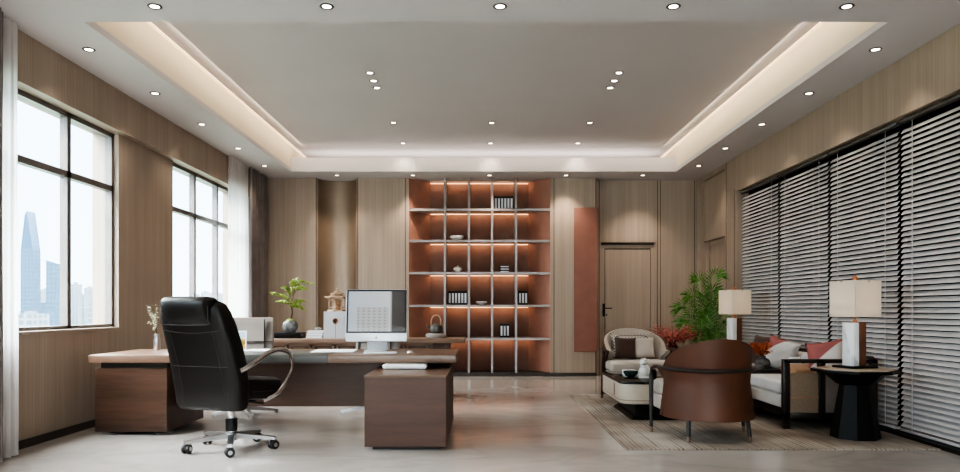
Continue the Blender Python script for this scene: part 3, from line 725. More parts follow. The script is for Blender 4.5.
for y in (7.28,):
    for x in (-3.38, -2.95): MB().lathe([(0.02, 0), (0.02, 0.03)], (x, y, 0), 12).build('foot', 'chrome', pd, True, True)
MB().box(-2.835, -0.32, 7.02, 7.06, 0.19, DZ - 0.073).build('modesty_panel', 'walnut_dark', t, False, True)
MB().box(-0.90, -0.31, 7.0, 7.06, 0.607, DZ - 0.073).build('riser', 'black_trim', t, False, True)
# return cabinet
t = thing('side_cabinet', 'low walnut return cabinet standing in front of the right end of the desk', 'cabinet', (-0.61, 6.5, 0))
MB().box(-0.938, -0.278, 5.79, 7.25, 0.03, 0.59, 0.004).build('carcass', 'walnut_cab', t, False, True)
MB().box(-0.942, -0.274, 5.785, 7.255, 0.59, 0.606, 0.003).build('cabinet_top', 'walnut_top', t, False, True)
MB().box(-0.88, -0.34, 5.85, 7.2, 0.0, 0.03).build('plinth', 'black_trim', t, False, True)

# items on the desk
t = thing('desktop_computer', 'slim silver all-in-one computer with a reflection painted on its screen on the desk', 'computer', (-1.03, 7.08, DZ + 0.0005))
tilt = Matrix.Translation((0, 0, 0.09)) @ Matrix.Rotation(math.radians(-7), 4, 'X')
body = MB().prism(rrect(0.60, 0.515, 0.012), -0.012, 0.014, 0.004, 2, Matrix.Translation((0, 0, 0.2575)) @ Matrix.Rotation(PI / 2, 4, 'X')).build('casing', 'silver', t)
body.matrix_basis = tilt
bz = MB().box(-0.296, 0.296, -0.0155, -0.0142, 0.082, 0.511).build('bezel', 'black_card', body, False)
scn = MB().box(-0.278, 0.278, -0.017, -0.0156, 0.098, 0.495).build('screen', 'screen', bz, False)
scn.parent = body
lg = MB(); lg.sphere((0, -0.0148, 0.036), 0.011, 0.92, 0.12, 1, 12); lg.sphere((0.004, -0.0148, 0.052), 0.005, 0.6, 0.12, 1, 8, Matrix.Rotation(0, 4, 'Y'))
lg.build('logo', plain('logo_grey', (120, 120, 124), 0.4), body)
nk = MB()
prof = [(-0.10, 0.09, 0.006), (-0.06, 0.03, 0.006), (0.0, 0.006, 0.005)]
nk.loft([[(-0.10, 0.02, 0.20), (0.10, 0.02, 0.20), (0.10, 0.028, 0.20), (-0.10, 0.028, 0.20)],
         [(-0.10, 0.055, 0.10), (0.10, 0.055, 0.10), (0.10, 0.063, 0.10), (-0.10, 0.063, 0.10)],
         [(-0.10, 0.085, 0.0), (0.10, 0.085, 0.0), (0.10, 0.095, 0.0), (-0.10, 0.095, 0.0)]])
nk.build('stand_neck', 'silver', t)
MB().box(-0.105, 0.105, -0.10, 0.10, 0.0, 0.007, 0.003).build('stand_foot', 'silver', t)
def sheet(x0, x1, y0, y1, rot, label, name='paper_sheet', mat='paper', th=0.004, z=DZ + 0.0005, cat='paper'):
    o = MB().box(-(x1 - x0) / 2, (x1 - x0) / 2, -(y1 - y0) / 2, (y1 - y0) / 2, 0, th, 0.001).build(name, mat, None, False)
    o.location = ((x0 + x1) / 2, (y0 + y1) / 2, z); o.rotation_euler = (0, 0, rot)
    return tag(o, label, cat)
sheet(-1.62, -1.22, 6.78, 7.24, 0.06, 'large white paper sheet on the desk left of the computer', z=DZ + 0.0027)
sheet(-2.34, -2.0, 6.95, 7.28, -0.15, 'white paper sheet on the desk beside the small picture frame', z=DZ + 0.0027)
kb = thing('keyboard', 'slim white keyboard lying on the desk in front of the computer', 'keyboard', (-0.93, 6.66, DZ + 0.0005), 0.02)
MB().box(-0.15, 0.15, -0.055, 0.055, 0, 0.010, 0.003).build('base', 'silver', kb)
ky = MB()
for r in range(4):
    for k in range(12): ky.box(-0.143 + k * 0.024, -0.123 + k * 0.024, -0.046 + r * 0.024, -0.026 + r * 0.024, 0.010, 0.013)
ky.build('keys', 'white_plastic', kb, False)
ms = thing('mouse', 'small white computer mouse right of the keyboard on the desk', 'mouse', (-0.66, 6.68, DZ + 0.0005))
MB().sphere((0, 0, 0.008), 0.03, 0.95, 1.7, 0.55, 14).box(-0.022, 0.022, -0.035, 0.035, 0, 0.006, 0.002).build('body', 'white_plastic', ms)
t = thing('picture_frame', 'small white picture frame with an autumn landscape standing on the desk', 'picture', (-2.425, 7.2, DZ + 0.003), 0.1)
tl = Matrix.Rotation(math.radians(-8), 4, 'X')
f_ = MB()
for bxs in ((-0.075, 0.075, 0.0, 0.012), (-0.075, 0.075, 0.178, 0.19)): f_.box(bxs[0], bxs[1], -0.008, 0.008, bxs[2], bxs[3], 0, 2, tl)
for bxs in ((-0.075, -0.065), (0.065, 0.075)): f_.box(bxs[0], bxs[1], -0.008, 0.008, 0, 0.19, 0, 2, tl)
f_.box(-0.01, 0.01, 0.0, 0.05, 0.0, 0.012); f_.build('frame', 'white_plastic', t, False)
MB().box(-0.066, 0.066, -0.003, 0.003, 0.01, 0.18, 0, 2, tl).build('picture', 'autumn', t, False)
# rolled papers / white folder on the return cabinet
t = thing('document_roll', 'closed white folder with rounded edge lying on the low side cabinet', 'folder', (-0.675, 6.44, 0.6065), 0.0)
MB().prism(rrect(0.39, 0.20, 0.03), 0.004, 0.046, 0.018, 4).build('cover', 'white_plastic', t)
MB().prism(rrect(0.36, 0.17, 0.02), 0.0, 0.006).build('underside', 'ceramic_grey', t)

# foliage helpers -----------------------------------------------------
def leaf(b, base, direc, length, width, droop=0.2, up=Vector((0, 0, 1))):
    d = Vector(direc).normalized(); s = d.cross(up)
    if s.length < 1e-3: s = Vector((1, 0, 0))
    s.normalize(); base = Vector(base)
    m1 = base + d * length * 0.45 + Vector((0, 0, -droop * length * 0.15)); tip = base + d * length + Vector((0, 0, -droop * length))
    v = [b.verts.new(base), b.verts.new(m1 + s * width / 2), b.verts.new(tip), b.verts.new(m1 - s * width / 2)]
    b.faces.new(v)
def rdir(rnd, zmin=-0.3, zmax=1.0):
    a = rnd.random() * 2 * PI; z = rnd.uniform(zmin, zmax); return Vector((math.cos(a), math.sin(a), z)).normalized()

# vase with pale sprigs on the desk
t = thing('sprig_vase', 'silver cylinder vase with pale sprigs at the left end of the desk', 'vase', (-3.24, 7.2, DZ + 0.0005))
MB().lathe([(0.03, 0), (0.034, 0.01), (0.032, 0.10), (0.025, 0.15), (0.028, 0.16), (0.022, 0.158), (0.016, 0.13)], n=20).build('vase', 'alu', t)
rnd = random.Random(11); st = MB(); lf = MB()
for k in range(7):
    tip = Vector((rnd.uniform(-0.20, -0.0), rnd.uniform(-0.08, 0.08), rnd.uniform(0.24, 0.45)))
    path = smooth_path([(0, 0, 0.15), (tip.x * 0.35, tip.y * 0.4, 0.15 + (tip.z - .15) * 0.6), tip], 5)
    st.tube(path, 0.0022, 5)
    for p in path[3:]:
        for j in range(4): leaf(lf.bm, p + rdir(rnd) * 0.012, rdir(rnd), rnd.uniform(0.018, 0.032), 0.014, 0.2)
st.build('stems', 'twig', t); lf.build('sprigs', 'pale_leaf', t, False)

# ================================================================== OFFICE CHAIR
t = thing('executive_chair', 'black leather high-back swivel chair with chrome loop arms in front of the desk', 'office chair', (-2.035, 5.87, 0), math.radians(-20))
rings = []
for z, y, w_, th in ((0.345, -0.17, 0.54, 0.05), (0.36, -0.19, 0.62, 0.12), (0.40, -0.20, 0.65, 0.16), (0.55, -0.215, 0.665, 0.19), (0.70, -0.245, 0.665, 0.20), (0.85, -0.29, 0.655, 0.20), (1.00, -0.345, 0.63, 0.20), (1.10, -0.385, 0.60, 0.19), (1.16, -0.41, 0.565, 0.16), (1.19, -0.425, 0.50, 0.10), (1.20, -0.43, 0.40, 0.04)):
    rings.append([(p[0] - 0.02, y + p[1], z + p[1] * 0.25) for p in superell(w_ * 0.98, th, 4.2, 36)])
bk = MB().loft(rings).build('backrest', 'black_leather', t)
# seams across the back shell
def back_y(z): return -0.20 - (z - 0.40) * 0.26 - 0.075
sm = MB()
BR = [(0.36, -0.19, 0.62, 0.12), (0.40, -0.20, 0.65, 0.16), (0.55, -0.215, 0.665, 0.19), (0.70, -0.245, 0.665, 0.20), (0.85, -0.29, 0.655, 0.20), (1.00, -0.345, 0.63, 0.20), (1.10, -0.385, 0.60, 0.19), (1.16, -0.41, 0.565, 0.16)]
def seam_pt(x, zr):
    for A_, B_ in zip(BR, BR[1:]):
        if A_[0] <= zr <= B_[0]:
            f = (zr - A_[0]) / (B_[0] - A_[0]); y_, w_, th = [A_[i] + (B_[i] - A_[i]) * f for i in (1, 2, 3)]
            dy = th / 2 * max(0.0, 1 - (abs(x) / (w_ / 2)) ** 4.2) ** (1 / 4.2)
            return (x - 0.02, y_ - dy - 0.0012, zr - dy * 0.25)
for zc in (1.0, 0.72):
    sm.tube([seam_pt(x, zc - (0.02 if zc > 0.9 else 0) * (1 - (x / 0.26) ** 2)) for x in [i * 0.02 - 0.26 for i in range(27)]], 0.0025, 5)
for xs in (-0.20, 0.20):
    sm.tube([seam_pt(xs, z) for z in [0.38 + i * 0.03 for i in range(21)]], 0.0020, 5)
sm.build('seam', 'piping', bk)
# headrest pillow draped over the top
hr = MB(); prof = []
for a in [i / 15 for i in range(16)]:
    ang = -0.35 * PI + a * 1.7 * PI
    prof.append(ang)
hrings = []
for i in range(13):
    u = -1 + 2 * i / 12; k = (1 - abs(u) ** 5) ** 0.35 if abs(u) < 1 else 0.0
    k = max(k, 0.25)
    ring = []
    for q in range(24):
        a = 2 * PI * q / 24
        yy = 0.118 * k * math.copysign(abs(math.cos(a)) ** 0.75, math.cos(a)); zz = (0.125 if math.sin(a) < 0 else 0.10) * (0.75 + 0.25 * k) * math.copysign(abs(math.sin(a)) ** 0.75, math.sin(a))
        ring.append((u * 0.235 - 0.02, -0.43 + yy - zz * 0.30, 1.135 + zz))
    hrings.append(ring)
hr.loft(hrings)
hrest = hr.build('headrest', 'black_leather', t)
MB().tube(smooth_path([(-0.235, -0.505, 1.16), (-0.24, -0.508, 1.06), (-0.21, -0.49, 1.022), (0.17, -0.49, 1.022), (0.20, -0.508, 1.06), (0.195, -0.505, 1.16)], 5), 0.003, 5).build('piping', 'piping', hrest)
stt = MB()
rings = []
for z, w_, d_ in ((0.405, 0.46, 0.46), (0.415, 0.56, 0.56), (0.45, 0.59, 0.60), (0.52, 0.60, 0.62), (0.565, 0.58, 0.59), (0.585, 0.50, 0.50), (0.59, 0.34, 0.34)):
    rings.append([(p[0], 0.06 + p[1], z + (0.015 if p[1] < 0 else 0.0) - 0.02 * max(0, p[1]) / 0.26) for p in superell(w_, d_, 4.5, 36)])
stt.loft(rings); seat = stt.build('seat', 'black_leather', t)
MB().tube(smooth_path([(-0.302, -0.12, 0.487), (-0.302, 0.30, 0.465), (-0.26, 0.37, 0.46), (0.26, 0.37, 0.46), (0.302, 0.30, 0.465), (0.302, -0.12, 0.487)], 5), 0.003, 5).build('piping', 'piping', seat)
for s in (-1, 1):
    pth = smooth_path([(s * 0.30, -0.27, 0.665), (s * 0.345, -0.16, 0.72), (s * 0.36, -0.02, 0.785), (s * 0.36, 0.14, 0.81), (s * 0.357, 0.29, 0.765), (s * 0.353, 0.335, 0.66), (s * 0.34, 0.28, 0.55), (s * 0.32, 0.18, 0.45), (s * 0.26, 0.08, 0.398)], 6)
    MB().tube(pth, 0.021, 10, 0.55, (s, 0, 0)).build('armrest', 'chrome', t)
mech = MB(); mech.box(-0.12, 0.12, -0.14, 0.16, 0.365, 0.408, 0.01); mech.tube([(0.1, 0.05, 0.385), (0.27, 0.06, 0.375)], 0.008, 8); mech.box(-0.05, 0.05, -0.24, -0.1, 0.36, 0.39, 0.006)
mech.build('seat_mechanism', 'black_metal', t)
colm = MB().lathe([(0.04, 0.10), (0.04, 0.24), (0.035, 0.245), (0.035, 0.30), (0.055, 0.34), (0.055, 0.37)], n=20).build('gas_column', 'chrome', t)
MB().lathe([(0.047, 0.15), (0.047, 0.25), (0.036, 0.255)], n=20).build('column_sleeve', 'black_metal', colm)
bs = MB(); bs.lathe([(0.05, 0.075), (0.058, 0.09), (0.055, 0.135), (0.036, 0.145)], n=20)
angs = [math.radians(19 + 72 * k) for k in range(5)]
for a in angs:
    R_ = Matrix.Rotation(a, 4, 'Z')
    bs.loft([[(0.03, -0.032, 0.09), (0.03, 0.032, 0.09), (0.03, 0.030, 0.135), (0.03, -0.030, 0.135)], [(0.20, -0.026, 0.085), (0.20, 0.026, 0.085), (0.20, 0.024, 0.118), (0.20, -0.024, 0.118)], [(0.365, -0.02, 0.078), (0.365, 0.02, 0.078), (0.365, 0.018, 0.10), (0.365, -0.018, 0.10)]], mat=R_)
bs.build('star_base', 'alu', t, ang=30)
for k, a in enumerate(angs):
    R_ = Matrix.Translation((0.345 * math.cos(a), 0.345 * math.sin(a), 0)) @ Matrix.Rotation(a + 0.9 + k, 4, 'Z')
    hood = MB(); hood.tube([(0, 0, 0.085), (0, 0, 0.055)], 0.009, 8, mat=R_)
    hood.box(-0.028, 0.028, -0.008, 0.008, 0.03, 0.072, 0.004, 2, R_)
    hd = hood.build('caster', 'rubber', t)
    for s in (-1, 1):
        wh = MB(); RX = R_ @ Matrix.Translation((0, s * 0.020, 0.0375)) @ Matrix.Rotation(PI / 2, 4, 'X')
        wh.lathe([(0.012, -0.011), (0.032, -0.011), (0.037, -0.006), (0.037, 0.006), (0.032, 0.011), (0.012, 0.011)], n=20, mat=RX)
        wh.build('caster_wheel', 'rubber', hd)
        MB().lathe([(0.001, -0.013), (0.017, -0.013), (0.017, 0.013), (0.001, 0.013)], n=14, mat=RX).build('wheel_hub', 'alu', hd)

# ================================================================== GUEST CHAIRS
def guest_chair(label, loc, rotz):
    t = thing('guest_chair', label, 'office chair', loc, rotz, 'grey leather guest chairs')
    rings = []
    for z, y, w_, th in ((0.46, 0.24, 0.46, 0.05), (0.50, 0.245, 0.49, 0.075), (0.60, 0.255, 0.50, 0.08), (0.80, 0.28, 0.505, 0.075), (0.98, 0.31, 0.50, 0.065), (1.03, 0.32, 0.49, 0.055), (1.045, 0.323, 0.46, 0.03)):
        rings.append([(p[0], y + p[1], z) for p in superell(w_, th, 7, 36)])
    b_ = MB().loft(rings).build('backrest', 'grey_leather', t, ang=50)
    g_ = MB(); g_.box(-0.25, 0.25, 0.20, 0.236, 0.775, 0.781); g_.box(0.155, 0.160, 0.205, 0.262, 0.5, 1.03, 0, 2, Matrix.Shear('XZ', 4, (0, 0))); g_.box(-0.214, -0.210, 0.215, 0.262, 0.5, 1.03)
    g_.build('seam', 'groove', b_, False)
    st_ = MB(); rings = []
    for z, w_, d_ in ((0.39, 0.40, 0.40), (0.40, 0.47, 0.46), (0.44, 0.50, 0.49), (0.475, 0.49, 0.48), (0.485, 0.40, 0.40)):
        rings.append([(p[0], p[1], z) for p in superell(w_, d_, 5, 32)])
    st_.loft(rings).build('seat', 'grey_leather', t)
    for s in (-1, 1):
        MB().tube(smooth_path([(s * 0.27, 0.24, 0.60), (s * 0.28, 0.1, 0.655), (s * 0.28, -0.14, 0.655), (s * 0.275, -0.2, 0.58), (s * 0.24, -0.12, 0.42), (s * 0.2, 0.0, 0.385)], 5), 0.014, 8, 0.6, (s, 0, 0)).build('armrest', 'chrome', t)
    MB().lathe([(0.03, 0.05), (0.03, 0.30), (0.06, 0.37), (0.08, 0.392)], n=16).build('column', 'chrome', t)
    s_ = MB(); s_.lathe([(0.05, 0.045), (0.05, 0.10), (0.03, 0.11)], n=16)
    for k in range(4):
        R_ = Matrix.Rotation(math.radians(20 + 90 * k), 4, 'Z')
        s_.loft([[(0.02, -0.025, 0.05), (0.02, 0.025, 0.05), (0.02, 0.022, 0.095), (0.02, -0.022, 0.095)], [(0.34, -0.018, 0.012), (0.34, 0.018, 0.012), (0.34, 0.016, 0.035), (0.34, -0.016, 0.035)]], mat=R_)
        s_.lathe([(0.018, 0), (0.018, 0.014)], n=10, mat=R_ @ Matrix.Translation((0.325, 0, 0)))
    s_.build('star_base', 'alu', t)
    return t
g1 = guest_chair('grey leather guest chair across the desk beside the far window', (-2.545, 7.80, 0), math.radians(8))
dup(g1, (-1.20, 7.92, 0), math.radians(-6), 'grey leather guest chair hidden behind the desktop computer')

# ================================================================== TEA TABLE AT THE BACK
TZ = 0.76; TYf, TYb = 9.12, 9.72
t = thing('tea_table', 'long brown wooden tea table with fretwork apron behind the desk', 'table', (-1.45, 9.4, 0))
MB().prism([(-2.95, TYf), (-0.30, TYf), (-0.21, TYf + 0.06), (-0.21, TYb), (-2.95, TYb)], TZ - 0.055, TZ, 0.006).build('tabletop', 'tea_wood', t, True, True)
MB().box(-2.86, -0.40, TYf + 0.12, TYb - 0.08, TZ - 0.13, TZ - 0.055, 0.01).build('apron', 'walnut_top', t, True, True)
for x in (-2.80, -0.62):
    l_ = MB(); l_.box(x, x + 0.16, TYf + 0.1, TYb - 0.1, 0.03, TZ - 0.055, 0.006); l_.box(x - 0.05, x + 0.21, TYf + 0.05, TYb - 0.05, 0, 0.035, 0.006)
    l_.build('leg', 'walnut_dark', t, True, True)
fw = MB()
for k in range(7):
    x = -2.75 + k * 0.30; y = TYf + 0.06
    for (a, b_, z0, z1) in ((x, x + 0.27, 0.665, 0.685), (x, x + 0.27, 0.56, 0.575), (x, x + 0.018, 0.56, 0.685), (x + 0.25, x + 0.27, 0.56, 0.685), (x + 0.06, x + 0.21, 0.635, 0.648), (x + 0.06, x + 0.073, 0.59, 0.648), (x + 0.197, x + 0.21, 0.59, 0.648)):
        fw.box(a, b_, y, y + 0.025, z0, z1)
fw.box(-2.80, -0.62, TYf + 0.058, TYf + 0.088, 0.685, 0.706)
fw.build('fretwork', 'tea_wood', t, False, True)
# rock planter
tr = MB().prism(rrect(0.40, 0.26, 0.01), 0, 0.075, 0.004)
o = tr.build('planter_tray', 'lacquer', None, True); o.location = (WX(288, 9.4), 9.4, TZ + 0.0005); tag(o, 'low black tray under the grey rock planter on the tea table', 'tray')
t = thing('rock_planter', 'grey rounded rock planter with lime-green branching leaves on the tea table', 'potted plant', (WX(290.5, 9.4), 9.4, TZ + 0.076))
rb = bmesh.new(); bmesh.ops.create_icosphere(rb, subdivisions=4, radius=1)
for v in rb.verts:
    n_ = v.co.normalized(); k = 1 + 0.10 * mnoise.noise(n_ * 1.7) + 0.04 * mnoise.noise(n_ * 5)
    v.co = Vector((n_.x * 0.10 * k, n_.y * 0.09 * k, max(-0.078, n_.z * 0.088 * k) + 0.078))
MB().merge(rb).build('pot', 'rock', t)
MB().lathe([(0.055, 0.14), (0.05, 0.165), (0.02, 0.175), (0.001, 0.176)], n=14).build('moss', 'lime_leaf', t)
st = MB(); lf = MB(); rnd = random.Random(5)
trunk = smooth_path([(0.0, 0, 0.16), (0.02, 0, 0.25), (0.01, 0.01, 0.37), (0.04, 0.0, 0.49)], 6)
st.tube(trunk, [0.012 - 0.008 * i / (len(trunk) - 1) for i in range(len(trunk))], 6)
branches = [((0.01, 0, 0.33), (-0.10, 0.02, 0.42), (-0.25, 0, 0.455)), ((0.02, 0, 0.38), (-0.04, -0.02, 0.50), (-0.10, 0, 0.52)), ((0.04, 0, 0.44), (0.10, 0.02, 0.58), (0.30, 0.0, 0.56)), ((0.03, 0, 0.42), (0.02, 0.03, 0.55), (0.06, 0.05, 0.61)),
            ((0.02, 0, 0.28), (0.08, -0.03, 0.33), (0.17, -0.02, 0.28)), ((0.01, 0, 0.30), (0.09, 0.03, 0.37), (0.18, 0.03, 0.36)), ((0.01, 0, 0.31), (-0.05, -0.05, 0.36), (-0.13, -0.05, 0.36)), ((0.04, 0, 0.44), (0.14, -0.04, 0.53), (0.2, -0.03, 0.50))]
for br in branches:
    br = [(p[0] * 0.92, p[1], 0.16 + (p[2] - 0.16) * 1.18) for p in br]
    pth = smooth_path(br, 8); st.tube(pth, 0.003, 5)
    for i, p in enumerate(pth[4:]):
        for j in range(8):
            d_ = rdir(rnd, -0.15, 0.35); leaf(lf.bm, p + Vector((rnd.uniform(-.03, .03), rnd.uniform(-.02, .02), rnd.uniform(-.012, .016))), d_, rnd.uniform(0.03, 0.05), 0.018, 0.12, Vector((rnd.uniform(-.6, .6), -1, .5)))
st.build('branches', 'twig', t); lf.build('leaves', 'lime_leaf', t, False)
# stacked white books + crystal weight
for k in range(3):
    b_ = thing('book', '%s of the three white books stacked on the tea table' % ('bottom', 'middle', 'top')[k], 'book', (WX(315.5 + 0.4 * k, 9.4), 9.4, TZ + 0.0005 + k * 0.034), 0.05 * (k - 1), 'white books on the tea table')
    MB().box(-0.105 + k * 0.003, 0.105, -0.075, 0.075, 0, 0.033, 0.002).build('cover', 'white_lacquer', b_, False)
    MB().box(-0.10, 0.10, -0.0765, -0.074, 0.006, 0.026).build('pages', 'paper', b_, False)
o = MB().lathe([(0.03, 0), (0.045, 0.012), (0.042, 0.03), (0.02, 0.042), (0.001, 0.044)], n=8).build('paperweight', 'alu', None, False); o.location = (WX(318, 9.4), 9.4, TZ + 0.103); tag(o, 'faceted silver paperweight on the white books on the tea table', 'paperweight')
# white box cabinet with copper medallion
t = thing('tea_box', 'white upright box with a round copper medallion on the tea table', 'box', (WX(337, 9.4), 9.42, TZ + 0.0005))
bh = WZ(311.5, 9.4) - TZ
MB().box(-0.155, 0.155, -0.11, 0.11, 0, bh, 0.004).build('body', 'white_lacquer', t, False)
MB().box(-0.004, 0.000, -0.1115, -0.1095, 0.0, bh * 0.62).build('door_gap', 'groove', t, False)
MB().lathe([(0.001, 0), (0.022, 0), (0.026, 0.003), (0.036, 0.004), (0.038, 0.0), (0.038, -0.002)], n=24, mat=Matrix.Translation((-0.004, -0.110, bh * 0.64)) @ Matrix.Rotation(PI / 2, 4, 'X')).build('medallion', 'copper', t)
# pagoda lantern
t = thing('pagoda_lantern', 'small wooden pagoda lantern standing on the white box', 'lantern', (WX(336.5, 9.4), 9.42, TZ + bh + 0.001), 0.3)
MB().lathe([(0.125, 0), (0.125, 0.012), (0.115, 0.014), (0.115, 0.022)], n=6).build('base', 'lantern_wood', t, False)
for k in range(6):
    a = 2 * PI * k / 6; MB().tube([(0.098 * math.cos(a), 0.098 * math.sin(a), 0.022), (0.098 * math.cos(a), 0.098 * math.sin(a), 0.175)], 0.0065, 8).build('post', 'lantern_wood', t)
core = MB(); core.lathe([(0.05, 0.022), (0.05, 0.15)], n=6); core.build('lantern_core', 'rattan', t, False)
for z in (0.05, 0.15):
  cg = MB()
  for k in range(6):
    a0, a1 = 2 * PI * k / 6, 2 * PI * (k + 1) / 6
    cg.tube([(0.098 * math.cos(a0), 0.098 * math.sin(a0), z), (0.098 * math.cos(a1), 0.098 * math.sin(a1), z)], 0.004, 6)
  cg.build('railing', 'lantern_wood', t)
def pag_roof(r0, r1, z0, z1, lift):
    mb = MB(); rings = []
    for i in range(7):
        f = i / 6; ring = []
        for k in range(24):
            a = 2 * PI * k / 24; c6 = abs(((a / (PI / 3)) + 0.5) % 1 - 0.5) * 2  # 0 at corners
            corner = (1 - c6) ** 3
            r = r0 + (r1 - r0) * (f ** 0.6); r *= (1 + 0.10 * corner * (1 - f))
            ring.append((r * math.cos(a), r * math.sin(a), z0 + (z1 - z0) * f ** 1.2 + lift * corner * (1 - f) ** 2))
        rings.append(ring)
    return mb.loft(rings)
pag_roof(0.15, 0.06, 0.172, 0.225, 0.025).build('roof', 'lantern_wood', t)
pag_roof(0.085, 0.008, 0.222, 0.275, 0.015).build('upper_roof', 'lantern_wood', t)
MB().lathe([(0.008, 0.272), (0.014, 0.282), (0.006, 0.292), (0.010, 0.30), (0.001, 0.315)], n=12).build('finial', 'lantern_wood', t)
# kettle on stone warmer
kx = WX(436, 9.4)
o = MB().lathe([(0.12, 0), (0.135, 0.012), (0.138, 0.04), (0.125, 0.058), (0.09, 0.064), (0.001, 0.064)], n=28).build('tea_warmer', plain('warmer_grey', (150, 142, 136), 0.5), None); o.location = (kx, 9.42, TZ + 0.0005); tag(o, 'round grey stone warmer under the kettle on the tea table', 'tea stove')
t = thing('kettle', 'dark iron kettle with wrapped arch handle at the right end of the tea table', 'kettle', (kx, 9.42, TZ + 0.066))
MB().lathe([(0.055, 0), (0.075, 0.015), (0.085, 0.05), (0.075, 0.09), (0.045, 0.108), (0.04, 0.112)], n=24).build('body', 'ceramic_grey', t)
MB().lathe([(0.042, 0.111), (0.035, 0.122), (0.01, 0.126), (0.012, 0.136), (0.001, 0.142)], n=16).build('lid', 'ceramic_grey', t)
MB().tube([(-0.07, 0, 0.055), (-0.105, 0, 0.085), (-0.12, 0, 0.115)], [0.018, 0.013, 0.010], 10).build('spout', 'ceramic_grey', t)
MB().tube(smooth_path([(-0.065, 0, 0.10), (-0.062, 0, 0.17), (-0.03, 0, 0.225), (0.03, 0, 0.225), (0.062, 0, 0.17), (0.065, 0, 0.10)], 5), 0.009, 8).build('handle', 'rattan', t)

# ================================================================== RUG
o = MB().box(-1.27, 1.27, -1.875, 1.875, 0.0, 0.012, 0.003).build('area_rug', 'rug', None); o.location = (2.44, 7.675, 0.0005)
tag(o, 'pale striped rug under the sofa seating group', 'rug')
RZ = 0.0127

# ================================================================== BARREL ARMCHAIRS
def barrel(label, loc, rotz, inner='beige_fabric'):
    t = thing('barrel_armchair', label, 'armchair', loc, rotz, 'leather-backed barrel armchairs')
    a, b_ = 0.39, 0.40
    def foot(s, k):      # s in [-1,1] along the U, k = size factor
        L1 = 0.28; La = PI * 0.5 * (a + b_) / 2 * 2; tot = 2 * L1 + La
        d = (s + 1) / 2 * tot
        if d < L1: return (-a * k, -L1 + d)
        if d > L1 + La: return (a * k, -(d - L1 - La))
        ph = (d - L1) / La * PI
        return (-a * k * math.cos(ph), b_ * k * math.sin(ph))
    NS = 48
    def ff(s, k, z):
        p = foot(s, k); t_ = max(0.0, min(1.0, (z - 0.50) / 0.09)); t_ = t_ * t_ * (3 - 2 * t_)
        return (p[0], p[1] * (0.30 + 0.70 * t_) if p[1] < 0 else p[1])
    def sheet_(z_of, k_out, k_in, rows, mbx):
        rings = []
        for i in range(NS + 1):
            s = -1 + 2 * i / NS; z0, z1 = z_of(s)
            ring = []
            for r in range(rows + 1):
                f = r / rows; z = z0 + (z1 - z0) * f; p = ff(s, k_out(z), z); ring.append((p[0], p[1], z))
            for r in range(rows, -1, -1):
                f = r / rows; z = z0 + (z1 - z0) * f; p = ff(s, k_in(z), z); ring.append((p[0], p[1], z))
            rings.append(ring)
        mbx.loft(rings); return mbx
    top = lambda s: 0.605 + 0.272 * max(0.0, 1 - (abs(s) / 0.80) ** 1.85)
    kout = lambda z: 1.02 - 0.10 * max(0, min(1, (z - 0.2) / 0.30)) + 0.07 * max(0, (z - 0.50)) / 0.3
    sheet_(lambda s: (0.185, top(s)), kout, lambda z: kout(z) - 0.045, 20, MB()).build('outer_shell', 'brown_leather', t, ang=60)
    sheet_(lambda s: (0.40, top(s) - 0.004), lambda z: kout(z) - 0.05, lambda z: kout(z) - 0.05 - 0.16 * max(0.15, min(1, (1.0 - z) / 0.5)), 8, MB()).build('inner_lining', inner, t, ang=60)
    # seat base and cushion
    U = [(-0.335, -0.43), (0.335, -0.43)] + [(0.335 * math.cos(k / 16 * PI), 0.0 + 0.30 * math.sin(k / 16 * PI)) for k in range(17)]
    U = [(0.335 * math.cos(PI * k / 16), 0.02 + 0.31 * math.sin(PI * k / 16)) for k in range(17)] + [(-0.36, 0.0), (-0.36, -0.42), (-0.34, -0.455), (0.34, -0.455), (0.36, -0.42), (0.36, 0.0)]
    MB().prism(U, 0.21, 0.34, 0.015, 3).build('seat_base', inner, t, ang=50)
    MB().prism(U, 0.345, 0.475, 0.035, 4).build('seat_cushion', inner, t, ang=50)
    MB().prism([(p[0] * 1.12, p[1] * 1.12) for p in U if p[1] > -0.3] + [(-0.36, -0.2), (0.36, -0.2)], 0.19, 0.215).build('underframe', 'frame_dark', t, False)
    # dark rail wrapping the back at arm height, running down into the front legs
    rail = [(-0.42, -0.27, 0.03)]
    pts = [(-0.415, -0.30, 0.52), (-0.413, -0.285, 0.585), (-0.41, -0.20, 0.607)]
    for i in range(0, 25):
        s = -0.86 + 1.72 * i / 24; p = foot(s, 1.02); pts.append((p[0], p[1], 0.61))
    pts += [(0.41, -0.20, 0.607), (0.413, -0.285, 0.585), (0.415, -0.30, 0.52)]
    MB().tube(pts, 0.017, 10).build('arm_rail', 'frame_dark', t)
    legs = [((-0.43, -0.245, 0.0), (-0.415, -0.30, 0.53)), ((0.43, -0.245, 0.0), (0.415, -0.30, 0.53)), ((-0.265, 0.31, 0.0), (-0.25, 0.27, 0.21)), ((0.265, 0.31, 0.0), (0.25, 0.27, 0.21))]
    for p0, p1 in legs:
        p0, p1 = Vector(p0), Vector(p1); q = p0 + (p1 - p0) * (0.05 / (p1 - p0).length)
        l_ = MB().tube([q, p1], [0.017, 0.021], 10).build('leg', 'frame_dark', t)
        MB().tube([p0, q], [0.013, 0.0172], 10).build('foot_cap', 'brass', l_)
    return t
barrel('brown leather barrel armchair seen from behind, nearest the viewer on the rug', (2.0, 6.375, RZ), PI + math.radians(2))
c2 = dup(bpy.data.objects['barrel_armchair'], (2.0, 9.36, RZ), 0.0, 'beige-lined barrel armchair facing the viewer beyond the coffee table', None, (1.1, 1.05, 1.0))

